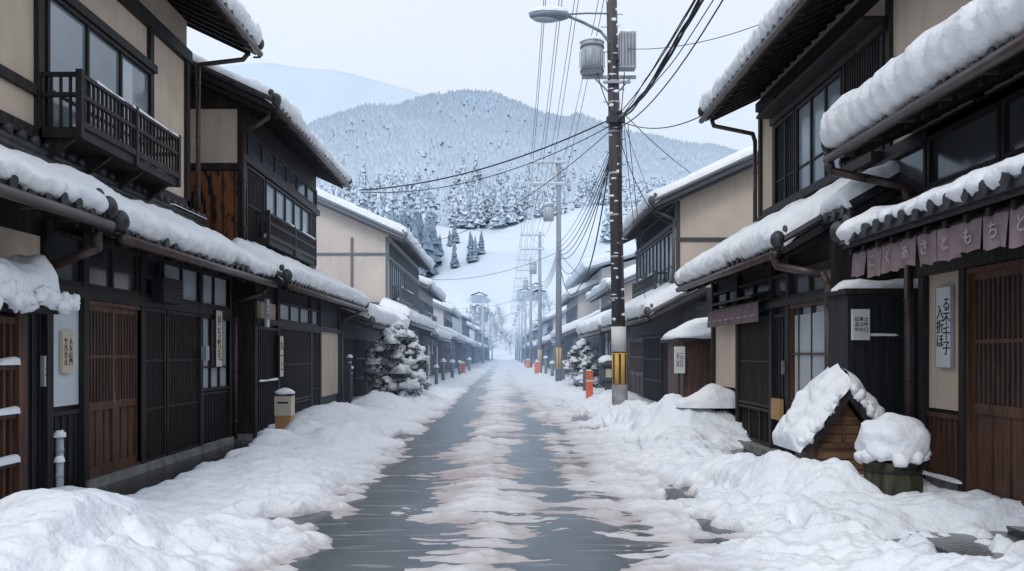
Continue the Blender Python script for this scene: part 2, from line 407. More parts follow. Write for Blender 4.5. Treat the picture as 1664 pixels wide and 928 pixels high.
def wall_sign(name, s, x, yc, zc, w, hgt, body, size, mat=SIGNW, ls=1.0, frame=True, t=.035):
    h = H(name)
    h.part("board", mat).box(s * x, s * (x - t), yc - w / 2, yc + w / 2, zc - hgt / 2, zc + hgt / 2)
    if frame:
        f = h.part("frame", DARK if mat is SIGNC else METAL)
        for a in (-1, 1):
            f.box(s * x, s * (x - t - .006), yc + a * w / 2, yc + a * (w / 2 + .01), zc - hgt / 2 - .01, zc + hgt / 2 + .01)
            f.box(s * x, s * (x - t - .005), yc - w / 2, yc + w / 2, zc + a * hgt / 2, zc + a * (hgt / 2 + .01))
    h.done()
    rz = math.radians(-90) if s > 0 else math.radians(90)
    cols = body if isinstance(body, list) else [body]
    n = len(cols)
    for i, b in enumerate(cols):
        off = ((n - 1) / 2 - i) * (w / (n + .3))
        yy = yc + (off if s < 0 else -off)
        text("\n".join(b), (s * (x - t - .003), yy, zc), size, rz, h.e, ls=ls)
    return h

# ================================================================== LEFT SIDE
h = H("merchant_house")
s = -1; xw = 4.85
lw = h.part("lower_walls", DARK)
lw.box(s * xw, s * 11, 4.0, 14.9, -.1, 3.2)
lw.box(s * 5.5, s * 10.9, 4.02, 14.6, 3.1, 3.8)
h.part("footing", CONC).box(s * (xw - .12), s * (xw + .2), 9.7, 14.93, -.1, .15)
roof(h, s, 4.1, 2.99, 5.42, 3.74, 4.2, 8.75, .17, 2, recede=.34, seed=1., cover=.66)
roof(h, s, 4.12, 2.90, 5.42, 3.64, 8.95, 15.25, .24, 2, recede=.14, seed=2., cover=.76, over=.09)
pb = h.part("flashing_tiles", TILE, True)
for k in range(3): pb.tube((s * 5.36, 4.2, 3.78 + .075 * k), (s * 5.36, 15.2, 3.78 + .075 * k), .06, 8)
y = 4.3
while y < 15.2: pb.tube((s * 5.30, y, 4.02), (s * 5.42, y, 4.02), .06, 8); y += .27
snow_strip(h.snow(), (s * 5.36, 13.6, 4.0), (s * 5.36, 15.3, 4.0), .2, .12, seed=4, gap=.3)
um = h.part("upper_walls", PLAST)
zr = 6.95 + (8.6 - 4.38) * .48
um.prism([(s * 5.4, 3.6), (s * 5.4, 7.25), (s * 8.6, zr - .17), (s * 11.8, 7.25), (s * 11.8, 3.6)], 4, 14.5)
roof(h, s, 4.38, 6.95, 8.6, zr, 3.5, 15.05, .28, 2, seed=3.)
roof(h, s, 12.8, 6.95, 8.6, zr, 3.5, 15.05, .28, 0, seed=4., gutter=False)
xu = 5.4
beamy(h, s, xu, 4, 14.5, 6.62, .1, .2); beamy(h, s, xu, 4, 9.9, 4.62, .05, .12); beamy(h, s, xu, 4, 14.5, 4.12, .06, .14)
for y in (4.1, 6, 8, 9.85, 12.95, 14.44): post(h, s, xu, y, 4.05, 6.6, .06, .13)
bay(h, s, xu - .01, 9.95, 12.9, 4.2, 5.85, 'glass', pane=.98); beamy(h, s, xu, 9.8, 13.0, 5.92, .12, .12)
h.part("curtains", WHITE).box(s * (xu - .032), s * (xu - .036), 11.9, 12.3, 4.25, 5.75)
balcony(h, s, 4.9, xu, 9.85, 12.8, 4.1, 4.85)
half_timber_side(h, s, xu, 8, 4, 3.7, 6.5)
bay(h, s, xw, 5.0, 8.9, 2.25, 2.85, 'plaster'); bay(h, s, xw, 5.0, 8.9, .15, 2.2, 'board')
bay(h, s, xw, 9.0, 9.7, 1.0, 2.2, 'white'); bay(h, s, xw, 8.95, 9.7, .12, .98, 'board')
bay(h, s, xw, 9.75, 11.25, .14, 2.22, 'door')
bay(h, s, xw, 11.27, 12.05, .14, 2.22, 'lattice', .06); bay(h, s, xw, 12.1, 13.4, .14, 2.22, 'lattice', .06)
bay(h, s, xw, 13.45, 14.85, .15, .98, 'board'); bay(h, s, xw, 13.45, 14.85, 1.0, 2.22, 'shoji', pane=.5)
bay(h, s, xw, 9.0, 11.9, 2.36, 2.92, 'dglass', pane=.7); bay(h, s, xw, 11.95, 14.85, 2.36, 2.92, 'shoji', pane=.7)
beamy(h, s, xw, 8.9, 14.9, 2.29, .1, .13)
for y in (8.95, 9.73, 11.26, 13.43, 14.86): post(h, s, xw, y, 0, 3.0, .09, .12)
bx = h.part("transom_box", DARK2); bx.box(s * (xw - .08), s * (xw - .25), 11.5, 12.2, 2.3, 2.62)
for z in np.arange(2.32, 2.62, .05): bx.box(s * (xw - .25), s * (xw - .265), 11.5, 12.2, z, z + .02)
snow_strip(h.snow(), (s * (xw - .17), 11.5, 2.62), (s * (xw - .17), 12.2, 2.62), .15, .02)
h.part("meter_box", METAL).box(s * (xw - .1), s * (xw - .18), 13.36, 13.5, 1.5, 1.72)
downpipe(h, [(s * 4.2, 15.1, 2.76), (s * 4.3, 15.1, 2.68), (s * 4.75, 15.05, 2.5), (s * 4.75, 15.05, .1)])
downpipe(h, [(s * 4.2, 8.8, 2.9), (s * 4.22, 8.85, 2.7), (s * 4.75, 8.95, 2.52), (s * 4.78, 8.95, 2.4)], .05)
downpipe(h, [(s * 4.47, 14.9, 6.85), (s * 4.55, 14.85, 6.72), (s * 5.25, 14.62, 6.55), (s * 5.25, 14.62, 4.1)])
h.done()
wall_sign("shop_plaque", s, xw - .03, 9.36, 1.62, .24, .46, ["入大山門", "ヤ乃合止"], .08, SIGNC, .95, frame=False)
wall_sign("notice_board", s, xw - .04, 8.92, 1.42, .13, .30, ["一二三", "上下中"], .05, SIGNW, .9)
wall_sign("shop_sign", s, xw - .10, 14.1, 1.85, .32, .92, "弁ち竹毛", .2, SIGNC, .95)

h = H("wooden_gate")
for y in np.arange(5.6, 8.05, .11): h.part("lattice", BROWN).box(s * 4.62, s * 4.58, y, y + .035, .1, 1.9)
for z in (.12, .55, 1.0, 1.45, 1.88): h.part("lattice", BROWN).box(s * 4.64, s * 4.56, 5.55, 8.05, z, z + .06)
h.part("backing", DARK).box(s * 4.66, s * 4.7, 5.55, 8.05, .1, 1.9)
for y in (5.55, 8.05): h.part("gate_posts", BROWN).box(s * 4.68, s * 4.54, y - .07, y + .07, 0, 2.0)
h.part("lintel", DARK).box(s * 4.9, s * 4.30, 5.4, 8.25, 1.98, 2.08)
for z in (.18, .61, 1.06, 1.51): snow_strip(h.snow(), (s * 4.55, 5.6, z), (s * 4.55, 8.0, z), .12, .07, seed=z, gap=.25)
m = h.snow()
snow_strip(m, (s * 4.6, 5.3, 2.06), (s * 4.6, 8.42, 2.06), .80, .60, seed=2.2, step=.06)
q = random.Random(2)
for i in range(30): m.blob((s * (4.24 + q.uniform(-.02, .05)), 5.5 + i * .1, 2.09 + q.uniform(-.05, .06)), q.uniform(.05, .08), q.uniform(.07, .12), q.uniform(.06, .11), .3, 8, 10, seed=i)
h.done()

# ---- L2
h = house("townhouse", s, 4.55, 15.35, 23.3, low=(3.9, 2.88, 4.9, 3.4), up=(4.9, 15.9, 22.2, 4.2, 6.1, .46, 3.4, .24), T=.28, seed=11., upmat=("upper_walls", DARK))
xu = 4.9
h.part("side_plaster", PLAST).box(s * 4.98, s * 8.2, 15.87, 15.9, 5.15, 6.15)
h.part("side_cedar", RUST).box(s * 4.98, s * 8.2, 15.86, 15.9, 3.2, 5.0)
for x in np.arange(5.0, 8, .22): h.part("side_battens", DARK).box(s * x, s * (x + .02), 15.845, 15.86, 3.2, 5.0)
half_timber_side(h, s, xu, 8.2, 15.87, 3.2, 6.2, (5.07,), ())
beamy(h, s, xu, 15.9, 22.2, 5.25, .1, .14)
bay(h, s, xu, 16.0, 17.2, 3.7, 5.15, 'lattice', .1); bay(h, s, xu, 17.3, 21.3, 3.95, 5.15, 'glass', pane=.8); bay(h, s, xu, 16.1, 22.0, 5.35, 5.8, 'dglass', pane=1)
bay(h, s, xu, 21.4, 22.1, 3.9, 5.2, 'board')
balcony(h, s, 4.62, xu, 16.7, 20.8, 3.75, 4.38)
xw = 4.55
bay(h, s, xw, 15.5, 16.9, 2.15, 2.6, 'plaster'); bay(h, s, xw, 15.5, 16.9, .15, 2.1, 'board')
bay(h, s, xw, 17.0, 19.8, .6, 2.15, 'lattice', .08); bay(h, s, xw, 17.0, 19.8, .16, .58, 'board'); bay(h, s, xw, 17.0, 20.6, 2.25, 2.65, 'shoji', pane=.9)
bay(h, s, xw, 19.9, 20.8, .15, 2.15, 'shutter'); bay(h, s, xw, 20.9, 23.2, .5, 2.3, 'plaster')
beamy(h, s, xw, 15.4, 23.3, 2.2, .1, .1)
for y in (15.4, 16.95, 19.85, 20.85, 23.25): post(h, s, xw, y, 0, 2.9)
snow_strip(h.snow(), (s * 4.48, 15.6, 1.1), (s * 4.48, 16.8, 1.1), .08, .03, seed=1)
downpipe(h, [(s * 4.3, 15.6, 6.0), (s * 4.34, 15.6, 5.9), (s * 4.82, 15.8, 5.7), (s * 4.84, 15.82, 3.6)])
downpipe(h, [(s * 4.0, 23.5, 2.8), (s * 4.05, 23.45, 2.7), (s * 4.45, 23.35, 2.5), (s * 4.45, 23.35, .1)])
h.done()
wall_sign("shop_sign", s, 4.45, 16.9, 1.55, .28, .8, "丸一上", .2, SIGNC, 1.0)
wall_sign("hanging_sign", s, 4.40, 15.75, 2.35, .2, .5, "仁四", .14, SIGNW, 1.0)

h = house("storehouse", s, 4.6, 24.0, 32.0, low=(3.75, 2.45, 7.2, 3.7), det=1, T=.42, seed=21.)
for a, b, k in ((24.1, 26, 'board'), (26.1, 28, 'lattice'), (28.1, 30, 'brownlat'), (30.1, 31.9, 'plaster')): bay(h, s, 4.6, a, b, .2, 2.1, k, .12)
h.done()

h = house("plaster_house", s, 4.5, 32.6, 45, low=(3.75, 2.85, 4.8, 3.35), up=(4.5, 33.0, 44.5, 3.85, 6.05, .45, 4.2, .32), det=1, T=.36, seed=31.)
half_timber_side(h, s, 4.5, 11, 33.0, 3.2, 6.1, (5.45, 3.55), (4.55, 5.9, 8.3))
beamy(h, s, 4.5, 33, 44.5, 5.3, .08, .12)
bay(h, s, 4.5, 33.3, 38, 3.8, 5.2, 'glass'); bay(h, s, 4.5, 38.5, 44, 3.8, 5.2, 'dglass')
bay(h, s, 4.48, 33.2, 44.3, 5.4, 5.9, 'board')
balcony(h, s, 4.15, 4.5, 34, 38.5, 3.6, 4.3, .2, 1)
for a, b, k in ((32.7, 35, 'board'), (35.1, 38, 'lattice'), (38.1, 41, 'door'), (41.1, 44.9, 'lattice')): bay(h, s, 4.5, a, b, .2, 2.2, k, .14)
h.done()
wall_sign("hanging_sign", s, 3.95, 45.8, 3.1, .5, 1.0, "七司ヨ", .28, SIGNW, 1.0, frame=True)

# ================================================================== RIGHT SIDE
s = 1
h = H("noren_shop"); xw = 4.7
h.part("walls", DARK).box(s * xw, s * 5.6, 3.5, 9.5, -.1, 4.1)
h.part("footing", CONC).box(s * (xw - .06), s * (xw + .2), 8.66, 9.53, -.1, .3)
roof(h, s, 3.9, 3.98, 4.95, 4.5, 3.0, 10.15, .42, 2, seed=41., orn=True, over=.13)
roof(h, s, 3.7, 2.83, xw + .02, 3.28, 3.2, 9.35, .12, 2, recede=.08, seed=42., gutter=False, cover=.5)
h.part("roof_ledge_tiles", TILE, True).tube((4.62, 3.3, 3.34), (4.62, 9.3, 3.34), .07, 10)
for a in np.arange(3.8, 9.4, 1.4): bay(h, s, xw, a, a + 1.36, 3.4, 3.97, 'dglass', pane=1.4)
bay(h, s, xw, 8.68, 9.48, .98, 2.6, 'plaster'); bay(h, s, xw, 8.64, 9.5, .3, .97, 'brownboard')
bay(h, s, xw, 6.55, 8.58, .12, 2.45, 'door'); bay(h, s, xw, 3.6, 6.5, .12, 2.45, 'door')
h.part("door_step", PAVE).box(4.42, 4.69, 3.6, 8.6, -.05, .085)
beamy(h, s, xw, 3.5, 9.5, 2.53, .12, .14)
for y in (6.52, 8.62, 9.46): post(h, s, xw, y, 0, 3.3, .09, .11)
h.part("eave_beam", DARK).box(3.8, 3.88, 3.2, 9.3, 2.64, 2.72)
downpipe(h, [(3.82, 10.05, 3.88), (3.85, 10.05, 3.75), (4.2, 9.85, 3.62), (4.55, 9.7, 3.5), (4.57, 9.66, 3.3), (4.57, 9.64, .1)], .05)
snow_strip(h.snow(), (4.6, 8.6, .3), (4.6, 9.5, .3), .1, .03, seed=3)
h.done()
h = H("noren_curtain")
y = 4.6; k = 0
chars = "とくあさとちもとさあくこ"
cl = h.part("cloth", NOREN, True)
while y < 9.1:
    w = .36
    nu = 10
    vs = []
    for i in range(nu + 1):
        yy = y + w * i / nu * .96
        for j in range(5):
            z = 2.68 - (.27 + .02 * math.sin(k * 1.9)) * j / 4 + .012 * math.sin(i * .9 + k)
            vs.append((3.78 + (.02 * math.sin(i * 1.1 + k * 2) + .015 * math.sin(k)) * j / 4, yy, z))
    cl.add(vs, gridfaces(nu + 1, 5).tolist())
    y += w; k += 1
h.part("rod", DARK).tube((3.79, 4.5, 2.69), (3.79, 9.2, 2.69), .015, 8)
h.done()
y = 4.6
for i in range(12):
    text(chars[i], (3.755, y + .17, 2.545), .15, math.radians(-90), h.e, mat=CLOTHW); y += .36
wall_sign("vertical_shop_sign", s, xw - .03, 9.02, 1.88, .30, .84, ["る不千子", "入折ほ"], .16, SIGNW, .95)

# ---- R2
h = H("two_storey_townhouse"); xw = 4.2
h.part("lower_walls", DARK).box(xw, 11, 10.65, 17.0, -.1, 3.15)
h.part("lower_walls", DARK).box(4.9, 10.9, 9.55, 16.4, 2.4, 3.7)
h.part("side_annex", DARK2).box(4.02, 6.2, 10.0, 10.6, -.1, 2.3)
for x in np.arange(4.1, 6.2, .16): h.part("annex_battens", DARK2).box(x, x + .025, 9.985, 10.0, .1, 2.2)
h.part("side_annex_ledge", DARK).box(3.95, 6.25, 9.9, 10.62, 2.3, 2.36)
snow_strip(h.snow(), (3.93, 10.22, 2.36), (5.6, 10.22, 2.36), .6, .14, seed=8.)
snow_strip(h.snow(), (4.1, 9.97, 1.82), (4.6, 9.97, 1.82), .05, .02, seed=8.)
roof(h, s, 3.6, 2.98, 4.85, 3.72, 11.0, 17.35, .29, 2, recede=.10, seed=51., over=.12)
roof(h, s, 4.12, 3.29, 4.85, 3.72, 10.1, 11.06, .2, 2, seed=52., gutter=False, orn=False, recede=.1)
zr = 6.2 + (8.2 - 3.9) * .48
h.part("upper_walls", PLAST).prism([(4.8, 3.5), (4.8, 6.5), (8.2, zr - .17), (11.6, 6.5), (11.6, 3.5)], 6.5, 16.0)
roof(h, s, 3.9, 6.2, 8.2, zr, 6.0, 16.6, .28, 2, seed=53.)
roof(h, s, 12.5, 6.2, 8.2, zr, 6.0, 16.6, .28, 0, seed=54., gutter=False)
xu = 4.8
bay(h, s, xu, 13.95, 15.0, 4.15, 5.6, 'shutter'); bay(h, s, xu, 12.0, 13.9, 4.15, 5.6, 'glass', pane=.64); bay(h, s, xu, 10.7, 11.95, 4.15, 5.8, 'lattice', .08)
beamy(h, s, xu, 6.5, 16.0, 4.06, .1, .14); beamy(h, s, xu, 10.6, 15.1, 5.68, .12, .12); beamy(h, s, xu, 6.5, 16, 6.2, .1, .16)
h.part("window_hood", DARK).box(4.8, 4.45, 10.6, 15.1, 5.75, 5.8)
h.part("window_sill_box", DARK).box(4.8, 4.55, 10.6, 15.1, 4.0, 4.12)
for y in (6.6, 8.6, 10.6, 15.1, 15.94): post(h, s, xu, y, 3.6, 6.3, .05, .12)
bay(h, s, xw, 15.2, 16.95, .95, 2.35, 'plaster'); bay(h, s, xw, 15.2, 16.95, .15, .93, 'board')
bay(h, s, xw, 13.25, 15.1, .75, 2.2, 'lattice', .06); bay(h, s, xw, 13.25, 15.1, .15, .73, 'shutter')
bay(h, s, xw, 12.45, 13.2, .15, 2.2, 'board')
bay(h, s, xw, 10.7, 12.4, .25, 2.3, 'brownlat', .5)
h.part("frosted_glass", SHOJI).box(xw - .02, xw - .035, 10.85, 12.25, .75, 2.15)
bay(h, s, xw, 10.7, 16.9, 2.4, 2.8, 'dglass', pane=.9); beamy(h, s, xw, 10.65, 17, 2.35, .12, .1)
for y in (10.7, 12.43, 13.22, 15.15, 16.95): post(h, s, xw, y, 0, 3.0, .09, .12)
h.part("mail_slot", OCHRE).box(xw - .1, xw - .16, 12.55, 12.95, .62, .93)
h.part("pink_tag", NOREN).box(xw - .1, xw - .12, 12.5, 12.6, 1.3, 1.5)
h.part("stone_ledge", CONC).box(xw - .25, xw, 12.4, 16.9, -.05, .14)
downpipe(h, [(3.98, 16.4, 6.1), (4.02, 16.4, 5.98), (4.68, 16.1, 5.75), (4.72, 16.08, 5.6), (4.72, 16.08, 3.8)])
downpipe(h, [(3.5, 11.15, 2.9), (3.55, 11.1, 2.74), (4.0, 10.75, 2.6), (4.05, 10.68, 2.45), (4.05, 10.66, .1)], .05)
downpipe(h, [(3.82, 8.2, 6.15), (4.0, 8.2, 5.95), (4.6, 8.2, 5.85), (4.7, 8.2, 5.7), (4.7, 8.2, 4.8)], .05)
h.done()
h = H("noren_curtain")
cl = h.part("cloth", NOREN, True); y = 13.4
while y < 16.6:
    vs = [(3.98 + .012 * math.sin(i * 1.3) * j, y + .4 * i / 8 * .96, 2.42 - .31 * j / 3) for i in range(9) for j in range(4)]
    cl.add(vs, gridfaces(9, 4).tolist()); y += .41
h.part("rod", DARK).tube((3.98, 13.3, 2.43), (3.98, 16.8, 2.43), .015, 8)
h.part("canopy", DARK).prism([(3.8, 2.47), (4.15, 2.56), (4.15, 2.6), (3.8, 2.51)], 13.2, 16.9)
for i in range(8): h.part("hem_print", CLOTHW).box(3.94, 3.935, 13.45 + i * .41, 13.7 + i * .41, 2.2, 2.22)
h.done()
h = H("notice_board")
h.part("board", SIGNW).box(4.05, 4.25, 9.93, 9.98, 1.76, 2.12); h.done()
text("日本土\n北山中\n中大口", (4.15, 9.925, 1.94), .055, 0, h.e, ls=1.1)

# ---- R3
h = house("gabled_house", s, 4.3, 20.5, 29, low=(3.45, 2.5, 4.75, 3.2), up=(4.5, 22.4, 29.0, 3.85, 5.45, .46, 3.6, .30), det=1, T=.34, seed=61.)
half_timber_side(h, s, 4.5, 9, 22.4, 3.0, 5.6, (4.6,), (4.55,))
beamy(h, s, 4.5, 22.4, 29, 5.0, .08, .12)
bay(h, s, 4.5, 22.6, 28.8, 3.5, 4.9, 'glass'); balcony(h, s, 4.15, 4.5, 23.5, 27.5, 3.3, 3.85, .15, 1)
bay(h, s, 4.5, 22.5, 28.9, 5.1, 5.5, 'board')
for a, b, k in ((20.6, 23, 'board'), (23.1, 26, 'lattice'), (26.1, 28.8, 'door')): bay(h, s, 4.3, a, b, .2, 2.1, k, .12)
h.part("side_door", BROWN).box(4.4, 5.2, 20.45, 20.5, .2, 1.9)
downpipe(h, [(3.9, 22.2, 5.35), (4.42, 22.3, 5.1), (4.42, 22.3, 3.4)])
h.done()
h = H("wooden_shed")
h.part("walls", BROWN).box(3.75, 5.6, 17.9, 19.6, -.1, 1.85)
for x in np.arange(3.78, 5.6, .14): h.part("battens", BROWN).box(x, x + .03, 17.88, 17.9, .0, 1.82)
h.part("roof", DARK).box(3.6, 5.8, 17.75, 19.75, 1.85, 1.93)
h.snow().blob((4.65, 18.7, 1.93), 1.15, 1.05, .46, .12, 16, 28, flat=.03)
h.done()
h = H("notice_board"); h.part("board", SIGNW).box(3.5, 3.72, 17.6, 17.64, 1.2, 1.75); h.part("post", DARK).box(3.59, 3.63, 17.645, 17.68, 0, 1.8); h.done()
text("上一\n下口\n山川\n大日", (3.61, 17.596, 1.48), .08, 0, h.e)
h = H("bamboo_fence")
for x in np.arange(3.45, 4.15, .06): h.part("canes", DARK2, True).tube((x, 15.4 + .02 * math.sin(x * 9), 0), (x, 15.4 + .02 * math.sin(x * 9), .66), .025, 6)
h.part("rail", DARK).box(3.42, 4.15, 15.35, 15.38, .5, .55)
snow_strip(h.snow(), (3.1, 15.5, .64), (4.3, 15.5, .64), .55, .34, seed=5, step=.08)
h.done()

def generic(name, s, xw, y0, y1, two, seed, ze=2.7, zu=5.3, T=.38):
    r = random.Random(seed)
    if two:
        h = house(name, s, xw, y0, y1, low=(xw - .8, ze, xw + .4, ze + .6), up=(xw + .3, y0 + .4, y1 - .4, xw - .4, zu, .44, 3.5, T), det=(1 if y0 < 90 else 0), T=T, seed=seed,
                  upmat=(("upper_walls", PLAST) if r.random() < .4 else ("upper_walls", DARK)))
        bay(h, s, xw + .3, y0 + .8, (y0 + y1) / 2, zu - 1.7, zu - .5, 'glass'); bay(h, s, xw + .3, (y0 + y1) / 2 + .3, y1 - .8, zu - 1.7, zu - .5, 'dglass')
        if r.random() < .7: balcony(h, s, xw - .05, xw + .3, y0 + 1, y1 - 2, zu - 1.9, zu - 1.2, .25, 1)
    else:
        h = house(name, s, xw, y0, y1, low=(xw - .8, ze, xw + 3, ze + 1.6), det=(1 if y0 < 90 else 0), T=T, seed=seed)
    y = y0 + .2
    while y < y1 - 1:
        w = min(r.uniform(1.6, 3), y1 - y); bay(h, s, xw, y, y + w - .1, .3, 2.1, r.choice(['board', 'lattice', 'plaster', 'shoji', 'door', 'brownlat']), .2); y += w
    h.done()
    if r.random() < .7:
        wall_sign("hanging_sign", s, xw - .45, y0 + 1, 2.0, .35, .8, r.choice(["山本", "酒人", "米口"]), .25, r.choice([SIGNW, SIGNC]))
names = ["townhouse", "shophouse", "timber_house"]
yy = 46.5; k = 0
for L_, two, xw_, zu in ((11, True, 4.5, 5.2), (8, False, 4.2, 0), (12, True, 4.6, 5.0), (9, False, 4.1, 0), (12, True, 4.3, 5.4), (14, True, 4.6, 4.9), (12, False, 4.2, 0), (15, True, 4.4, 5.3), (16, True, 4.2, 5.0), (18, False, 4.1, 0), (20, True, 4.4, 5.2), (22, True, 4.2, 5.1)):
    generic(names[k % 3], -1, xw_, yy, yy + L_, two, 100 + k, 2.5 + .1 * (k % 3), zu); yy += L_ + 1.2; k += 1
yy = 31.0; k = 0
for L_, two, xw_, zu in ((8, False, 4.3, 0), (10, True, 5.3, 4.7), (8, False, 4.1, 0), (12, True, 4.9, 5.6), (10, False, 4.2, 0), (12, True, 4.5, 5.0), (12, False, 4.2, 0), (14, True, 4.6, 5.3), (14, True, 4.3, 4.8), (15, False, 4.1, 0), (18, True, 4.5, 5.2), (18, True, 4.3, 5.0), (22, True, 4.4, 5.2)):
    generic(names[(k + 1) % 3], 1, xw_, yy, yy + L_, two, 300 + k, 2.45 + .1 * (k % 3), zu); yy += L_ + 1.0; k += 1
h = H("large_hall")
h.part("walls", PLAST).prism([(6.6, -.1), (6.6, 7.4), (13, 9.2), (20, 7.4), (20, -.1)], 58, 74)
h.part("roof_deck", TILE).prism([(5.4, 7.2), (13, 9.4), (21.2, 7.2), (21.2, 7.35), (13, 9.55), (5.4, 7.35)], 57, 75)
for a, b in ((5.4, 13), (21.2, 13)): roof_snow(h, 1, a, 7.3, b, 9.5, 57, 75, .55, step=.5, astep=.6)
for x in (7.4, 9.2, 11, 12.8): h.part("windows", DGLASS).box(x, x + 1.1, 57.94, 57.99, 5.2, 6.5)
h.done()

# ================================================================== GROUND
def hash2(ix, iy, seed):
    n = (ix.astype(np.int64) * 374761393 + iy.astype(np.int64) * 668265263 + seed * 982451653) & 0x7fffffff
    n = ((n ^ (n >> 13)) * 1274126177) & 0x7fffffff
    return ((n ^ (n >> 16)) & 0xffff) / 65535.0
def vn(x, y, seed=0):
    ix = np.floor(x); iy = np.floor(y); fx = x - ix; fy = y - iy
    fx = fx * fx * fx * (fx * (fx * 6 - 15) + 10); fy = fy * fy * fy * (fy * (fy * 6 - 15) + 10)
    a = hash2(ix, iy, seed); b = hash2(ix + 1, iy, seed); c = hash2(ix, iy + 1, seed); d = hash2(ix + 1, iy + 1, seed)
    return (a * (1 - fx) + b * fx) * (1 - fy) + (c * (1 - fx) + d * fx) * fy
def fbm(x, y, seed=0, oct=4):
    t = 0; a = .5; n = 0
    for i in range(oct):
        t = t + a * (vn(x * 2 ** i + i * 17.3, y * 2 ** i + i * 9.1, seed + i) - .5) * 2; n += a; a *= .5
    return t / n
def sstep(a, b, x): t = np.clip((x - a) / (b - a), 0, 1); return t * t * (3 - 2 * t)

MOUNDS = [(-3.35, 6.3, .75, .9, .34), (-2.9, 5.5, .6, .7, .20), (-3.9, 7.6, .6, .6, .18), (-3.75, 13.6, .45, .5, .22), (-3.6, 15.2, .4, .5, .18), (-3.0, 14.4, .3, .4, .15), (-3.4, 12.0, .3, .5, .08), (-2.9, 10.6, .3, .4, .07), (-3.9, 17.9, .6, 1.2, .28),
          (-3.2, 19.5, .6, 1.4, .18), (-3.4, 23.0, .7, 1.3, .3), (-2.8, 26.5, .8, 2, .22), (3.0, 9.3, .35, .5, .24), (3.35, 8.7, .35, .35, .25), (2.75, 10.3, .35, .5, .13), (3.45, 4.6, .5, .55, .52),
          (3.6, 15.9, .8, .9, .46), (3.0, 16.9, .6, 1.5, .26), (2.9, 20, .7, 2, .25), (3.2, 24, .7, 2, .3), (4.15, 9.0, .25, .35, .2), (2.4, 12.5, .5, .9, .08), (3.5, 12.9, .25, .4, .1),
          (2.6, 7.9, .3, .4, .08), (-2.3, 8.5, .4, 1.0, .04), (2.1, 9.0, .3, .4, .06), (2.0, 6.7, .3, .3, .06)]
def hsnow(x, y):
    x = np.asarray(x, float); y = np.asarray(y, float)
    wig = .20 * fbm(y * .16, y * 0 + 3, 5, 2)
    xx = x + wig + .10 * fbm(x * .8, y * .7, 23, 3)
    far = sstep(14, 50, y)
    warp = .42 * fbm(x * 1.3, y * 1.0, 21, 3) + .20 * np.abs(xx + .3)
    st = fbm(x * .9 + 3, (y + warp) * 3.0, 31, 4)
    st2 = fbm(x * 1.5, (y + warp * .8) * 10, 35, 3)
    st3 = fbm(x * 9, y * 11, 37, 2)
    pat = fbm(x * .9, y * .45, 29, 3)          # loose large patches break the strips up
    cen = np.exp(-(((xx + .27) / (.50 + .16 * pat)) ** 2) ** 1.1)
    rgt = sstep(.45, 1.25, xx)
    lft = sstep(1.50, 1.95, -xx)
    h = -.046 + .080 * cen + .086 * rgt + .088 * lft + (.044 * st + .046 * st2 + .016 * st3) * (.50 + .55 * cen + .55 * rgt + .45 * lft) + .026 * far + .030 * pat * (1 - lft)
    h += .020 * sstep(.0, .4, xx) * (1 - rgt)
    # tyre grooves through the packed centre and the right slush
    for gx_, gw, ga in ((1.12, .13, .048), (-.12, .07, .020), (-1.98, .10, .03)):
        h -= ga * np.exp(-((xx - gx_) / gw) ** 2) * (1 - far) * (.8 + .6 * pat)
    b = sstep(1.75, 3.0, np.abs(xx))
    ed = sstep(1.3, 1.9, np.abs(xx)) * (1 - .5 * sstep(2.8, 3.6, np.abs(xx))) * (1 - .45 * sstep(2.3, 3.0, -xx))
    rid = 1 - np.abs(fbm(x * 2.6, y * 2.2, 51, 3)) * 2.2
    h = h + b * (.15 + .11 * fbm(x * .9, y * .5, 41, 3)) + ed * (.055 * np.clip(rid, 0, 1) + .055 * fbm(x * 5.5, y * 5.0, 55, 3) - .012)
    ml = sstep(3.75, 4.2, -x) * sstep(8.4, 9.2, y) * (1 - sstep(14.8, 15.8, y))
    mr = sstep(3.05, 3.5, x) * sstep(10.9, 11.6, y) * (1 - sstep(13.8, 14.8, y))
    mr2 = sstep(2.8, 3.3, x) * sstep(5.9, 6.5, y) * (1 - sstep(7.2, 7.8, y))
    h = h - (ml * .36 + mr * .32 + mr2 * .26) * (1 + 1.0 * fbm(x * 3, y * 3, 77, 3))
    hole = sstep(.24, .45, fbm(x * 1.7, y * 1.1, 91, 3)) * sstep(1.4, 1.8, np.abs(xx)) * (1 - sstep(2.5, 3.0, np.abs(xx))) * (1 - far)
    h = h - .17 * hole
    for mx, my, rx, ry, a in MOUNDS:
        q = ((x - mx) / rx) ** 2 + ((y - my) / ry) ** 2
        h = h + a * np.exp(-q ** 1.3) * (1 + .22 * fbm(x * 2.3, y * 2.3, 61, 3))
    return h
ys = [2.5]
while ys[-1] < 420: ys.append(ys[-1] + max(.024, ys[-1] * .0036))
ys = np.array(ys)
xs = np.concatenate([np.arange(-5.4, -3, .045), np.arange(-3, 3, .026), np.arange(3, 5.5, .045)])
X, Y = np.meshgrid(xs, ys, indexing='ij')
Z = hsnow(X, Y)
V = np.stack([X, Y, Z], -1).reshape(-1, 3)
slush = (1 - sstep(.0, .085, Z)) * (1 - sstep(2.1, 3.0, np.abs(X))) * .85
slush = np.clip(slush * (.75 + .6 * fbm(X * 2, Y * 1.5, 71, 3)) + .20 * (1 - sstep(1.2, 2.6, np.abs(X))), 0, 1) * (1 - .6 * sstep(20, 70, Y))
mkobj("snow_bank", V, gridfaces(len(xs), len(ys)), GSNOW, None, True, ("slush", slush.reshape(-1).astype(np.float32)))

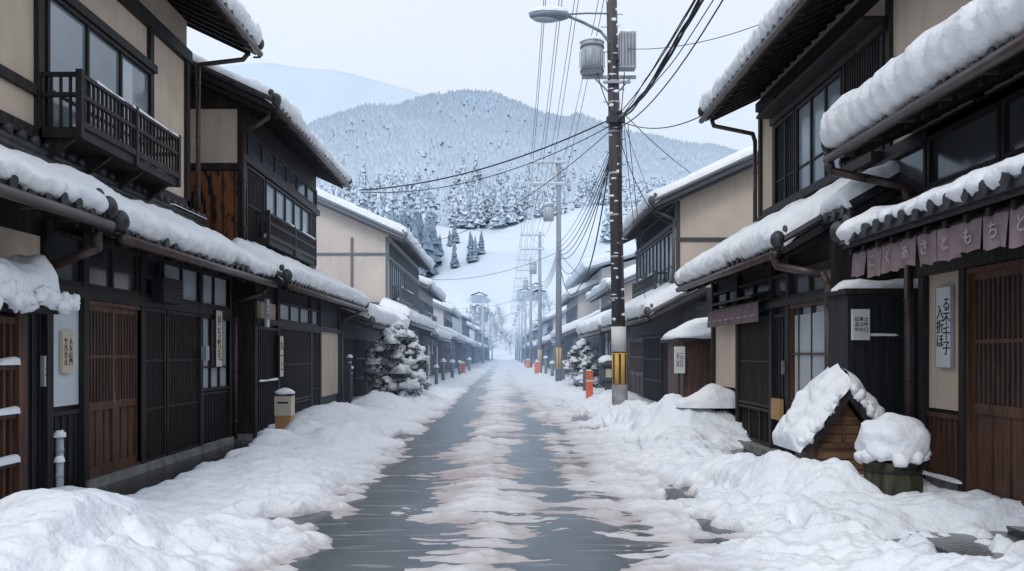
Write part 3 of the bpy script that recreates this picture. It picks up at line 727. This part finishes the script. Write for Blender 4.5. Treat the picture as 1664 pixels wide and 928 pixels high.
me = M()
me.add([(-3.55, -20, 0), (3.45, -20, 0), (3.45, 420, 0), (-3.55, 420, 0)], [(0, 1, 2, 3)])
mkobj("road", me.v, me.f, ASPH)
me = M(); me.box(-6.5, -3.6, -20, 420, -.2, .04); me.box(3.5, 6.5, -20, 420, -.2, .04)
mkobj("pavement", me.v, me.f, PAVE)

def terr(x, y):
    x = np.asarray(x, float); y = np.asarray(y, float)
    und = 1 + .10 * np.sin(x / 90 + 1.0) + .07 * np.sin(x / 38 + y / 60)
    z = -.06 + 112 * sstep(330, 760, y) * und + sstep(360, 500, y) * 7 * fbm(x / 60, y / 60, 5, 3)
    return z
gx = np.concatenate([-np.geomspace(3000, 30, 26), np.linspace(-25, 25, 11), np.geomspace(30, 3000, 26)])
gy = np.concatenate([np.array([-60, 0, 100, 200, 300]), np.linspace(330, 800, 70), np.array([900, 1200, 2000, 3500])])
gx = np.unique(np.concatenate([gx, np.linspace(-400, 450, 90)]))
X, Y = np.meshgrid(gx, gy, indexing='ij')
FIELD = new_mat("snowfield_snow", (0.57, 0.655, 0.76), (0.67, 0.74, 0.82), .9, .014, haze_tint=0)  # distance haze is baked into this blue-grey and the far colours below
Zt = terr(X, Y); Zt[Y < 325] = -.06
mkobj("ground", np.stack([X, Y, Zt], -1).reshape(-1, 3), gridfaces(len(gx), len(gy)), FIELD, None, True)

pxs = np.array([-400, 200, 380, 510, 600, 700, 760, 850, 950, 1050, 1150, 1225, 1400, 1800, 2400]); pys = np.array([350, 300, 252, 226, 198, 168, 162, 180, 210, 224, 254, 272, 310, 340, 390])
rx = (pxs - 820) / F * 1100; rz = 1.6 + (575 - pys) / F * 1100
def hillz(x, y):
    ridge = np.interp(x, rx, rz) - 6
    t = sstep(640, 1100, y) * (1 - .5 * sstep(1100, 1600, y))
    base = 70
    gully = 13 * np.sin(x / 52 + fbm(x / 150, y / 150, 3, 2) * 2.5 + y / 210) * sstep(700, 850, y) * (1 - sstep(1000, 1095, y))
    return base + (ridge - base) * t ** 1.0 + gully + 9 * fbm(x / 70, y / 70, 8, 3) * sstep(700, 900, y)
hx = np.linspace(-1000, 1300, 190); hy = np.linspace(640, 1600, 70)
X, Y = np.meshgrid(hx, hy, indexing='ij')
HILLM = new_mat("forest_floor", (0.29, 0.385, 0.50), (0.33, 0.43, 0.54), .95, .02, haze_tint=0, zhaze_tint=(110, 330, .95))  # floor colour already hazed, with painted height haze on top
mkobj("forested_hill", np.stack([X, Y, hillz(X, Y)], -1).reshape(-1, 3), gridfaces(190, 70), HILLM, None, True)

pxs = np.array([-1500, -600, 0, 200, 310, 440, 560, 700, 800, 1000, 1300, 2000, 3500]); pys = np.array([330, 200, 130, 140, 122, 104, 120, 160, 205, 260, 300, 330, 400])
mx_ = (pxs - 820) / F * 2600; mz_ = (575 - pys) / F * 2600
hx = np.linspace(-4300, 5000, 200); hy = np.linspace(1900, 3000, 14)
X, Y = np.meshgrid(hx, hy, indexing='ij')
Zm = 60 + (np.interp(X, mx_, mz_) - 60) * sstep(1900, 2600, Y) * (1 - .4 * sstep(2600, 3000, Y)) + 14 * fbm(X / 160, Y / 160, 4, 4)
MTM = new_mat("hazy_mountain", (0.54, 0.64, 0.745), (0.575, 0.67, 0.77), 1, .006, haze_tint=0)  # atmospheric haze held in the pale base colour itself
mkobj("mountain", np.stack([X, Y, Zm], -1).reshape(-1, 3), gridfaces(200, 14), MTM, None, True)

def conifers(name, P, Hh, mat, tiers=3, sides=7, w=.2, rag=.25, seed=1, smooth=False):
    r = np.random.RandomState(seed); n = len(P)
    vs = []; fs = []; off = 0
    P = np.asarray(P, float); Hh = np.asarray(Hh, float)
    for t in range(tiers):
        z0 = Hh * (.08 + .9 * t / tiers * .85); z1 = Hh * min(1, (.08 + .85 * (t + 1) / tiers + .16)) if t < tiers - 1 else Hh
        rad = Hh * w * (1 - .82 * t / tiers)
        a = np.arange(sides) * 2 * np.pi / sides
        ph = r.rand(n, 1) * 6.28
        rr = rad[:, None] * (1 + rag * (r.rand(n, sides) - .5) * 2)
        ring = np.stack([P[:, 0:1] + rr * np.cos(a + ph), P[:, 1:2] + rr * np.sin(a + ph), P[:, 2:3] + z0[:, None] + (r.rand(n, sides) - .5) * .06 * Hh[:, None]], -1)
        apex = np.stack([P[:, 0], P[:, 1], P[:, 2] + z1], -1)[:, None, :]
        v = np.concatenate([ring, apex], 1).reshape(-1, 3)
        k = sides + 1
        base = off + np.arange(n)[:, None] * k
        j = np.arange(sides)
        f = np.stack([base + j, base + (j + 1) % sides, np.broadcast_to(base + sides, (n, sides))], -1).reshape(-1, 3)
        vs.append(v); fs.append(f); off += n * k
    return mkobj(name, np.concatenate(vs), np.concatenate(fs), mat, None, smooth)
R = np.random.RandomState(3)
n = 30000
x = R.uniform(-440, 500, n); y = R.uniform(690, 1120, n)
z = np.maximum(hillz(x, y), terr(x, y))
TREEM = new_mat("hazy_forest", (0.30, 0.40, 0.515), (0.345, 0.445, 0.56), 1, .03, haze_tint=0, zhaze_tint=(110, 340, .95))  # tree colour includes painted haze, heavier at lower heights
FROST = new_mat("frosted_forest", (0.43, 0.525, 0.63), (0.50, 0.59, 0.69), 1, .05, haze_tint=0, zhaze_tint=(110, 320, .75))
edge = 735 + 55 * fbm(x / 55, x * 0 + 2, 19, 3)
ok = (y > edge) | (R.rand(n) < .10)
frost = (z < 165 + 70 * fbm(x / 60, y / 60, 15, 2))
hh = R.uniform(8, 14, n)
P = np.stack([x, y, z - 3], -1)
a = ok & ~frost; b = ok & frost & (R.rand(n) < .8)
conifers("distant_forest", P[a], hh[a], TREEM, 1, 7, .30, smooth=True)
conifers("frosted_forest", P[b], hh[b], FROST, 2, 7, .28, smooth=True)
BIGF = new_mat("snow_laden_fir", (0.30, 0.39, 0.49), (0.70, 0.77, 0.84), 1, .42, haze_tint=0, lo=.45, hi=.55)
pts = []; hs = []
def scat(n, px0, px1, d0, d1, h0, h1):
    for i in range(n):
        d = R.uniform(d0, d1); q = R.uniform(px0, px1); xx = (q - 820) / F * d
        zz = max(float(terr(xx, d)), float(hillz(np.array(xx), np.array(d))) if d > 640 else -9)
        pts.append((xx, d, zz - 1)); hs.append(R.uniform(h0, h1))
scat(34, 535, 700, 600, 700, 34, 46); scat(40, 535, 700, 700, 800, 30, 44); scat(26, 732, 858, 690, 740, 30, 42); scat(34, 732, 858, 740, 850, 28, 42); scat(60, 850, 1010, 690, 860, 16, 28); scat(40, 980, 1120, 600, 800, 22, 32); scat(12, 725, 800, 400, 440, 9, 14)
conifers("snow_laden_firs", pts, hs, BIGF, 9, 14, .17, .5)
pts = []; hs = []
scat(24, 632, 705, 490, 560, 28, 42); scat(12, 706, 790, 520, 590, 12, 22); scat(8, 560, 640, 500, 560, 18, 26)
DFIR = new_mat("dark_fir", (0.15, 0.22, 0.29), (0.28, 0.36, 0.44), 1, .3, haze_tint=0)
conifers("fir_trees", pts, hs, DFIR, 7, 10, .16, .4, seed=5)
h = H("bare_trees")
BARE = new_mat("frosted_twigs", (0.40, 0.47, 0.55), (0.54, 0.61, 0.69), 1, .3, haze_tint=0)
tw = h.part("twigs", BARE); rr_ = random.Random(5)
for i in range(60):
    d = rr_.uniform(330, 450); q = rr_.uniform(700, 980); xx = (q - 820) / F * d; z0 = float(terr(xx, d)); hg = rr_.uniform(8, 15)
    tw.tube((xx, d, z0 - 1), (xx, d, z0 + hg * .5), .28, 5, .15)
    for k in range(38):
        a = rr_.uniform(0, 6.28); el = rr_.uniform(.25, 1.2); zb = z0 + hg * rr_.uniform(.2, .55); l = hg * rr_.uniform(.25, .5)
        p = Vector((xx, d, zb)); qv = p + Vector((math.cos(a) * math.cos(el), math.sin(a) * math.cos(el), math.sin(el))) * l
        tw.tube(p, qv, .13, 3, .04)
h.done()
VW = new_mat("hazy_walls", (0.34, 0.42, 0.51), (0.47, 0.54, 0.62), 1, .1, haze_tint=0)
h = H("distant_village")
for i in range(80):
    d = R.uniform(225, 480); sx = R.choice([-1, 1]); xx = sx * R.uniform(8, 75); w = R.uniform(5, 9); hgt = R.uniform(3.5, 6)
    z0 = float(terr(xx, d)) if d > 325 else 0
    h.part("walls", VW).box(xx - w / 2, xx + w / 2, d, d + 8, z0 - 1, z0 + hgt)
    h.part("snow_roofs", FIELD).prism([(xx - w / 2 - .7, z0 + hgt - .1), (xx, z0 + hgt + 1.8), (xx + w / 2 + .7, z0 + hgt - .1), (xx + w / 2 + .7, z0 + hgt + .4), (xx, z0 + hgt + 2.4), (xx - w / 2 - .7, z0 + hgt + .4)], d - .5, d + 8.5)
h.done()

# ================================================================== POLES & WIRES
def stripes(h, x, y, z0, z1, r):
    h.part("yellow_band", YEL, True).tube((x, y, z0), (x, y, z1), r, 20)
    b = h.part("black_stripes", BLK)
    n = 7
    for k in range(n):
        a = 2 * math.pi * k / n; w = .32; vs = []
        for j in range(4):
            t = a + w * j / 3; vs += [(x + math.cos(t) * (r + .003), y + math.sin(t) * (r + .003), z0 + .02), (x + math.cos(t) * (r + .003), y + math.sin(t) * (r + .003), z1 - .02)]
        b.add(vs, [(2 * j, 2 * j + 2, 2 * j + 3, 2 * j + 1) for j in range(3)])
h = H("utility_pole")
bx_, by_ = 2.78, 20.5
lean = -.21 / 10.1
def px_(z): return bx_ + lean * z
h.part("concrete_base", CONC, True).tube((px_(0), by_, -.2), (px_(.86), by_, .86), .19, 20)
h.part("shaft", POLE, True).tube((px_(.86), by_, .86), (px_(12.6), by_, 12.6), .168, 20, .115)
stripes(h, px_(1.2), by_, .86, 1.62, .178)
h.part("notice_plate", SIGNW, True).tube((px_(1.9), by_, 1.65), (px_(1.9), by_, 2.25), .178, 20)
for z in (2.9, 3.9, 4.9, 5.9, 6.9, 7.6, 8.1): h.part("bands", METAL, True).tube((px_(z), by_, z), (px_(z), by_, z + .05), .17 - z * .004 + .008, 16)
m = h.snow()
for i in range(44):
    z = 2.4 + i * .2 + R.uniform(-.08, .08); a = math.radians(R.uniform(200, 330)); r_ = .165 - z * .0042
    m.blob((px_(z) + math.cos(a) * r_, by_ + math.sin(a) * r_, z), R.uniform(.03, .10), .03, R.uniform(.015, .045), .25, 6, 8)
for z in np.arange(3, 10, .6):
    for sg in (-1, 1): h.part("steps", METAL).tube((px_(z), by_, z + sg * .15), (px_(z) + sg * .26, by_, z + sg * .15), .012, 5)
def can(h, x, y, z0, z1, r, part="transformer"):
    b = h.part(part, METAL, True); b.tube((x, y, z0), (x, y, z1), r, 18)
    for z in (z0 + .05, z1 - .12): h.part(part + "_rims", POLEG).tube((x, y, z), (x, y, z + .04), r + .02, 18)
    for k in range(8):
        a = math.pi * 2 * k / 8; h.part(part + "_fins", METAL).box(x + math.cos(a) * (r + .02) - .012, x + math.cos(a) * (r + .02) + .012, y + math.sin(a) * (r + .02) - .012, y + math.sin(a) * (r + .02) + .012, z0 + .14, z1 - .2)
    h.snow().blob((x, y, z1 + .01), r * 1.1, r * 1.1, .12, .1, 8, 14, flat=.05)
can(h, 2.09, 20.4, 8.28, 9.02, .27)
h.part("control_box", METAL).box(2.72, 3.1, 20.1, 20.42, 8.35, 9.2)
for k in range(5): h.part("control_box_rib", POLEG).box(2.745 + k * .075, 2.76 + k * .075, 20.08, 20.1, 8.4, 9.15)
snow_strip(h.snow(), (2.72, 20.26, 9.2), (3.1, 20.26, 9.2), .34, .1)
h.part("cross_arms", METAL).box(1.85, 3.15, 20.44, 20.52, 8.2, 8.27); h.part("cross_arms", METAL).box(2.35, 3.0, 20.3, 20.38, 8.05, 8.1)
h.part("cross_arms", METAL).box(1.0, 3.6, 20.3, 20.4, 11.5, 11.6); h.part("cross_arms", METAL).box(1.2, 3.4, 20.3, 20.4, 12.2, 12.3)
h.part("brackets", METAL).tube((2.1, 20.42, 8.25), (2.58, 20.5, 7.8), .02, 6); h.part("brackets", METAL).tube((3.05, 20.42, 8.25), (2.66, 20.5, 7.8), .02, 6)
for z in (7.2, 7.35, 7.0, 8.6): h.part("clamps", BLK, True).blob((px_(z) + .12, 20.33, z), .07, .07, .05, 0, 6, 8)
h.part("junction_box", BLK).box(2.42, 2.85, 20.18, 20.33, 7.08, 7.22)
h.done()
h = H("street_lamp")
am = h.part("arm", LAMPM, True)
am.path([(px_(8.9), 20.45, 8.95), (2.3, 20.4, 9.3), (1.9, 20.38, 9.5), (1.55, 20.36, 9.64), (1.4, 20.35, 9.68)], .035, 10)
am.path([(px_(9.9), 20.45, 9.75), (2.0, 20.4, 9.74), (1.5, 20.36, 9.7)], .022, 8)
h.part("head", LAMPM, True).blob((1.08, 20.35, 9.66), .5, .2, .13, 0, 12, 20)
h.part("lens", SHOJI, True).blob((1.0, 20.35, 9.59), .34, .15, .09, 0, 10, 16)
h.snow().blob((1.05, 20.35, 9.74), .48, .18, .14, .1, 10, 20, flat=.1)
h.done()

def farpole(y, x=2.65, H_=11.2, nar=2):
    h = H("utility_pole")
    h.part("shaft", POLEG, True).tube((x, y, -.1), (x, y, H_), .17, 14, .10)
    if y < 70: stripes(h, x, y, .86, 1.9, .182)
    for z in (H_ - .3, H_ - 1.35)[:nar]:
        h.part("cross_arms", METAL).box(x - 1.45, x + .35, y - .12, y - .02, z, z + .1)
        snow_strip(h.snow(), (x - 1.45, y - .07, z + .1), (x + .35, y - .07, z + .1), .1, .05)
        for xx in (-1.35, -.9, -.45, .25): h.part("insulators", SIGNW, True).tube((x + xx, y - .07, z + .1), (x + xx, y - .07, z + .28), .035, 8)
    h.part("brace", METAL).tube((x - .8, y - .1, H_ - .25), (x, y - .1, H_ - 1.0), .02, 6)
    can(h, x - .5, y - .05, H_ - 3.1, H_ - 2.3, .25)
    h.done()
polesY = [41.8, 63, 85, 106, 128, 150, 175, 200]
for i, y in enumerate(polesY): farpole(y, 2.65 if i < 1 else 2.6, 11.2 if i != 1 else 10.6)
for y in (118, 160, 205):
    h = H("utility_pole"); h.part("shaft", POLEG, True).tube((-3.0, y, -.1), (-3.0, y, 9), .15, 10, .1)
    h.part("cross_arms", METAL).box(-3.8, -2.2, y - .1, y, 8.4, 8.5); h.done()

wc = bpy.data.curves.new("power_lines", 'CURVE'); wc.dimensions = '3D'; wc.bevel_depth = 1.0; wc.bevel_resolution = 1; wc.materials.append(WIRE)
def wire(p, q, sag, r, n=24):
    sp = wc.splines.new('POLY'); sp.points.add(n)
    for i in range(n + 1):
        t = i / n; v = Vector(p).lerp(Vector(q), t); v.z -= 4 * sag * t * (1 - t)
        sp.points[i].co = (*v, 1); sp.points[i].radius = r
for dx in (-1.35, -.9, -.45, .25):
    for dz in (0, 1):
        wire((2.45 + dx * 1.0, 20.35, 11.75 + .7 * dz - .0), (2.65 + dx, 41.7, 10.1 + 1.05 * dz), .35, .010)
        wire((2.45 + dx * 1.0, 20.35, 11.75 + .7 * dz), (2.6 + dx, -6, 12), .4, .009)
        for a, b in zip(polesY[:-1], polesY[1:]): wire((2.62 + dx, a - .07, 10.1 + 1.05 * dz), (2.62 + dx, b - .07, 10.1 + 1.05 * dz), .35, .011, 10)
for k in range(5):
    z = 6.7 + .16 * k
    wire((2.7 + .04 * k, 20.5, z), (2.75 - .05 * k, 41.8, z - .4), .9 - .1 * k, .016 if k < 3 else .011)
    for a, b in zip(polesY[:-1], polesY[1:]): wire((2.66, a, z - .4), (2.66, b, z - .4), .6, .013, 8)
A = Vector((2.7, 20.4, 7.15)); B = Vector((2.82, -2, 8.52))
for (r0, r, ph, tw_) in ((.03, .024, 0, 12), (.035, .02, 2.1, 11), (.04, .016, 4.2, 9), (.12, .011, 1, 3), (.17, .009, 3.6, 2)):
    n_ = 260; sp = wc.splines.new('POLY'); sp.points.add(n_)
    for i in range(n_ + 1):
        t = i / n_; v = A.lerp(B, t); v.z -= 4 * 1.22 * t * (1 - t); e = min(1, t * 12)
        v.x += math.cos(ph + t * tw_ * 2) * r0 * e; v.z += math.sin(ph + t * tw_ * 2) * r0 * e + .05 * nz(t * 14, ph)
        sp.points[i].co = (*v, 1); sp.points[i].radius = r
wire((2.7, 20.4, 7.3), (3.1, -2, 8.9), 1.1, .012)
wire((2.7, 20.4, 7.0), (2.9, -2, 8.6), 1.6, .012)
wire((2.62, 20.4, 7.25), (-3.95, 23.2, 6.05), .35, .018); wire((2.62, 20.4, 7.1), (-3.95, 23.2, 6.0), .5, .011)
wire((2.6, 20.4, 7.0), (-3.9, 33.5, 5.9), .7, .010)
wire((2.7, 20.4, 7.2), (3.9, 16.5, 6.25), .25, .011); wire((2.7, 20.4, 7.3), (3.9, 28.5, 5.6), .5, .011); wire((2.7, 20.4, 8.9), (5.2, 16.6, 8.1), .2, .008)
wire((2.7, 20.4, 7.5), (9.5, 30, 6.8), .6, .010); wire((2.7, 20.4, 6.9), (4.4, 22.2, 5.0), .6, .010); wire((2.7, 20.4, 7.6), (8.0, 40, 7.5), .7, .009)
wire((2.6, 20.38, 9.2), (2.62, 20.36, 7.2), -.0, .014); wire((2.85, 20.3, 8.3), (2.75, 20.3, 7.2), .1, .012); wire((2.2, 20.3, 8.3), (2.6, 20.3, 7.3), .15, .012)
for k in range(4): wire((2.74 + .02 * k, 20.32, 7.2), (2.7 + .02 * k, 20.32, 2.3), -.0, .009)
wire((2.95, 20.4, 7.1), (3.4, 20.4, 3.2), .25, .009); wire((2.85, 20.4, 7.1), (3.55, 21.5, 3.0), .5, .008)
wire((2.65, 20.4, 7.2), (2.65, 30, 4.0), .9, .02); wire((2.65, 30, 4.0), (2.65, 41.7, 6.2), .9, .02)
wire((2.65, 20.4, 7.0), (2.6, 41.7, 6.3), 1.9, .014)
for y in polesY[1:6]:
    wire((2.6, y, 6.2), (-4, y + 4, 5.2), .4, .012, 10)
    wire((2.6, y, 6.2), (4.6, y + 3, 5.2), .3, .012, 8)
wire((2.65, 41.8, 6.6), (-3.9, 46, 5.6), .4, .012); wire((2.65, 41.8, 6.6), (5.0, 45, 5.2), .3, .012)
wo = bpy.data.objects.new("power_lines", wc); scene.collection.objects.link(wo)

# ================================================================== STREET OBJECTS
h = H("wooden_shrine_box"); cx, cy = 3.78, 9.75; zb = .12
b = h.part("body", WARM); b.box(cx - .34, cx + .34, cy - .25, cy + .35, zb - .1, .56)
for z in (.18, .3, .42): h.part("plank_gaps", DARK).box(cx - .33, cx + .33, cy - .253, cy - .25, z, z + .012)
for xx in (-.34, .30): h.part("corner_posts", BROWN).box(cx + xx, cx + xx + .04, cy - .27, cy - .252, zb - .1, .56)
h.part("sill", BROWN).box(cx - .38, cx + .38, cy - .3, cy + .38, .56, .61)
h.part("gable", WARM).prism([(cx - .36, .611), (cx + .36, .611), (cx, 1.1)], cy - .22, cy + .33)
for z in (.7, .8, .9): h.part("plank_gaps", DARK).box(cx - .36 + (z - .61) * .73, cx + .36 - (z - .61) * .73, cy - .223, cy - .22, z, z + .01)
h.part("king_post", BROWN).box(cx - .02, cx + .02, cy - .235, cy - .223, .62, 1.05)
for sg in (-1, 1):
    h.part("barge_boards", DARK).prism([(cx, 1.24), (cx + sg * .5, .54), (cx + sg * .44, .50), (cx, 1.10)], cy - .40, cy - .34)
    h.part("roof_boards", DARK).prism([(cx, 1.24), (cx + sg * .52, .56), (cx + sg * .47, .52), (cx, 1.17)], cy - .34, cy + .45)
    vs = []; nu, nv = 34, 24
    for i in range(nu + 1):
        t = i / nu
        for j in range(nv + 1):
            v = j / nv; e = math.sqrt(max(0, 1 - (2 * v - 1) ** 4)); ee = math.sqrt(max(0, 1 - max(0, (t - .8) / .2) ** 2))
            T_ = .17 * (1 + .40 * nz(t * 4, v * 4, sg * 3) + .2 * nz(t * 9, v * 9, sg)) * e * ee
            x0 = cx + sg * (.55 * t); z0 = 1.245 - .73 * t
            vs.append((x0 + sg * T_ * .75 * min(1, t * 5), cy - .43 + .93 * v + .05 * nz(t * 7, v, 4), z0 + T_ * (.75 + .35 * (1 - min(1, t * 5)))))
    h.snow().add(vs, gridfaces(nu + 1, nv + 1).tolist())
    q = random.Random(3 + sg)
    for i in range(9): h.snow().blob((cx + sg * (.05 + .058 * i), cy - .37 + q.uniform(-.02, .02), 1.23 - .077 * i + q.uniform(-.02, .02)), q.uniform(.045, .075), .07, q.uniform(.06, .09), .3, 8, 10, seed=i)
h.done()
h = H("wooden_barrel"); cx, cy = 3.92, 8.62
bm = h.part("staves", BARREL, True)
n = 22; vs = []
for z, r in ((0, .235), (.15, .27), (.32, .28), (.52, .25)):
    for i in range(n * 2):
        a = math.pi * i / n; rr = r * (1 - (.03 if i % 2 else 0)); vs.append((cx + rr * math.cos(a), cy + rr * math.sin(a), z))
K = n * 2
bm.add(vs, [(r * K + i, r * K + (i + 1) % K, (r + 1) * K + (i + 1) % K, (r + 1) * K + i) for r in range(3) for i in range(K)])
for z in (.12, .42): h.part("hoops", DARK, True).tube((cx, cy, z), (cx, cy, z + .035), .277, 28)
h.snow().blob((cx, cy, .72), .34, .33, .27, .10, 20, 30, flat=.62)
for i in range(11):
    a = i * .57; h.snow().blob((cx + .28 * math.cos(a), cy + .28 * math.sin(a), .58 + .03 * math.sin(i * 2.1)), .08, .08, .07, .2, 8, 10)
h.done()
h = H("orange_marker_post"); h.part("post", ORANGE).box(2.64, 2.86, 27.6, 27.75, .0, 1.05); h.part("reflector_band", SIGNW).box(2.64, 2.86, 27.594, 27.6, .70, .76)
snow_strip(h.snow(), (2.64, 27.67, 1.05), (2.86, 27.67, 1.05), .14, .05); h.done()
for (x, y, hh_) in ((-3.0, 60, .95), (2.4, 62, 1.0), (2.3, 84, 1.0)):
    h = H("orange_marker_post"); h.part("post", ORANGE).box(x - .22, x + .22, y, y + .3, 0, hh_); h.part("foot", DARK).box(x - .25, x + .25, y - .02, y + .32, 0, .15); snow_strip(h.snow(), (x - .22, y + .15, hh_), (x + .22, y + .15, hh_), .3, .12); h.done()
h = H("mail_box"); x, y = -4.02, 15.6
h.part("box", SIGNC).box(x - .15, x + .15, y - .14, y + .14, .48, .84); h.part("slot", DARK).box(x - .1, x + .1, y - .144, y - .14, .7, .73)
h.part("stand", OCHRE).box(x - .14, x + .14, y - .13, y + .13, 0, .479); h.part("lid", DARK).box(x - .17, x + .17, y - .16, y + .16, .84, .87)
h.snow().blob((x, y, .87), .19, .18, .11, .1, 8, 14, flat=.05); h.done()
def stake(x, y, hgt, r=.04, name="snow_capped_post", mat=None):
    h = H(name)
    h.part("post", mat or DARK, True).tube((x, y, -.05), (x, y, hgt), r, 10); h.part("collar", METAL, True).tube((x, y, hgt - .14), (x, y, hgt - .1), r + .004, 10)
    h.snow().blob((x, y, hgt + .02), r * 1.7, r * 1.7, r * 1.6, .15, 8, 10, flat=.3); h.done()
for x, y, hg, r in ((-4.35, 8.35, .78, .035), (-4.25, 8.15, .56, .03)): stake(x, y, hg, r, mat=METAL)
for x, y, hg, r in ((-3.9, 21.5, 1.5, .04), (-4.1, 22.8, 1.2, .04), (-3.3, 24.0, .8, .04), (-3.3, 31, 1.2, .06), (-3.2, 35, 1.2, .07), (-3.0, 37.5, 1.0, .07), (-3.1, 43, 1.2, .09),
                    (-3.0, 49, 1.1, .1), (-2.9, 55, 1.0, .1), (-2.9, 70, 1.1, .12), (2.9, 31, 1.2, .06), (3.1, 45, 1.1, .08), (2.9, 52, 1.0, .1), (2.7, 70, 1.0, .1), (2.8, 58, 1.3, .1)):
    stake(x, y, hg, r)
h = H("stone_lantern"); x, y = 3.1, 25.5
h.part("base", DARK).box(x - .2, x + .2, y - .2, y + .2, 0, .2); h.part("shaft", DARK).box(x - .1, x + .1, y - .1, y + .1, .2, .8); h.part("light_box", DARK2).box(x - .19, x + .19, y - .19, y + .19, .8, 1.25)
h.part("window", SIGNC).box(x - .1, x + .1, y - .195, y - .19, .9, 1.15); h.part("cap", DARK).prism([(x - .3, 1.25), (x + .3, 1.25), (x + .08, 1.4), (x - .08, 1.4)], y - .28, y + .28)
h.snow().blob((x, y, 1.36), .3, .28, .2, .1, 8, 14, flat=.2); h.done()

def snow_tree(x, y, H_, W_, seed, n=62):
    h = H("snow_covered_tree"); r = random.Random(seed); z0 = .02
    tr = h.part("trunk", BARK, True); tr.tube((x, y, 0), (x + .03, y, H_ * .85), .07, 8, .015)
    lf = h.part("foliage", LEAF); sn = h.snow()
    for i in range(n):
        t = (i + .5) / n; z = z0 + H_ * (.10 + .86 * t)
        prof = (.78 + .22 * math.sin(min(1, t / .35) * math.pi / 2)) if t < .45 else (1 - ((t - .45) / .58) ** 1.9)
        rad = W_ * .5 * max(.06, prof) * (r.uniform(.55, 1.0) if i % 4 else r.uniform(0, .4)); a = i * 2.399 + r.uniform(-.35, .35)
        c = Vector((x + rad * math.cos(a), y + rad * math.sin(a), z + r.uniform(-.06, .06)))
        tr.tube((x + .01, y, z - .15), c, .014, 5, .006)
        sz = r.uniform(.12, .26) * (1.05 - .3 * t)
        sn.blob(c + Vector((0, 0, .05)), sz * 1.1, sz * 1.05, sz * .8, .5, 10, 13, 2.2, flat=.4, seed=i)
        if i % 2: sn.blob(c + Vector((r.uniform(-.15, .15), r.uniform(-.15, .1), r.uniform(-.05, .1))), sz * .55, sz * .55, sz * .42, .4, 7, 9, 2.4, flat=.4, seed=i + 50)
        for k in range(52):
            d = Vector((r.gauss(0, 1), r.gauss(0, 1), r.gauss(-.5, .45))).normalized() * sz * r.uniform(.7, 1.5)
            d.z *= .95
            p = c + d; u = Vector((r.gauss(0, 1), r.gauss(0, 1), r.gauss(-.4, .6))).normalized() * r.uniform(.035, .075); w = u.orthogonal().normalized() * .018
            lf.add([p - w, p + w, p + u * .7 + w * 1.2, p + u * 1.2, p + u * .7 - w * 1.2], [(0, 1, 2, 3, 4)])
    h.done()
snow_tree(-3.25, 26, 2.5, 1.85, 4, 66)
snow_tree(3.35, 36.5, 2.15, 1.4, 9, 46)

# ================================================================== LIGHT, SKY, CAMERA
w = bpy.data.worlds.new("World"); scene.world = w; w.use_nodes = True
nt = w.node_tree; bg = nt.nodes["Background"]
sky = nt.nodes.new("ShaderNodeTexSky"); sky.sky_type = 'NISHITA'; sky.sun_disc = False
sky.sun_elevation = math.radians(48); sky.sun_rotation = math.radians(200); sky.dust_density = 4; sky.air_density = 1
mix = nt.nodes.new("ShaderNodeMix"); mix.data_type = 'RGBA'; mix.inputs[0].default_value = .92
nt.links.new(sky.outputs[0], mix.inputs[6])
tc = nt.nodes.new("ShaderNodeTexCoord"); sp = nt.nodes.new("ShaderNodeSeparateXYZ"); nt.links.new(tc.outputs["Generated"], sp.inputs[0])
mr = nt.nodes.new("ShaderNodeMapRange"); mr.inputs[1].default_value = 0.05; mr.inputs[2].default_value = .5; nt.links.new(sp.outputs[2], mr.inputs[0])
cm = nt.nodes.new("ShaderNodeMix"); cm.data_type = 'RGBA'; cm.inputs[6].default_value = (7.4, 8.7, 10.3, 1); cm.inputs[7].default_value = (9.2, 9.9, 10.9, 1)
nt.links.new(mr.outputs[0], cm.inputs[0])
cn = nt.nodes.new("ShaderNodeTexNoise"); cn.inputs["Scale"].default_value = 2.0; cn.inputs["Detail"].default_value = 3; nt.links.new(tc.outputs["Generated"], cn.inputs["Vector"])
cr = nt.nodes.new("ShaderNodeMapRange"); cr.inputs[1].default_value = .3; cr.inputs[2].default_value = .7; cr.inputs[3].default_value = .96; cr.inputs[4].default_value = 1.03; nt.links.new(cn.outputs["Fac"], cr.inputs[0])
vm = nt.nodes.new("ShaderNodeVectorMath"); vm.operation = 'SCALE'; nt.links.new(cm.outputs[2], vm.inputs[0]); nt.links.new(cr.outputs[0], vm.inputs["Scale"])
nt.links.new(vm.outputs[0], mix.inputs[7])
nt.links.new(mix.outputs[2], bg.inputs[0]); bg.inputs[1].default_value = .1
sl = bpy.data.lights.new("sun", 'SUN'); sl.energy = 1.1; sl.angle = math.radians(20); sl.color = (1, .97, .94)
so = bpy.data.objects.new("sun", sl); scene.collection.objects.link(so)
so.rotation_euler = (math.radians(42), 0, math.radians(-20))
cam = bpy.data.cameras.new("camera"); cam.sensor_width = 36; cam.lens = F / 1664 * 36; cam.clip_end = 9000; cam.clip_start = .05
cam.shift_x = 12 / 1664; cam.shift_y = 111 / 1664
co = bpy.data.objects.new("camera", cam); scene.collection.objects.link(co); co.location = (0, 0, 1.6); co.rotation_euler = (math.radians(90), 0, 0)
scene.camera = co
scene.view_settings.view_transform = 'Standard'; scene.view_settings.look = 'None'; scene.view_settings.exposure = 0
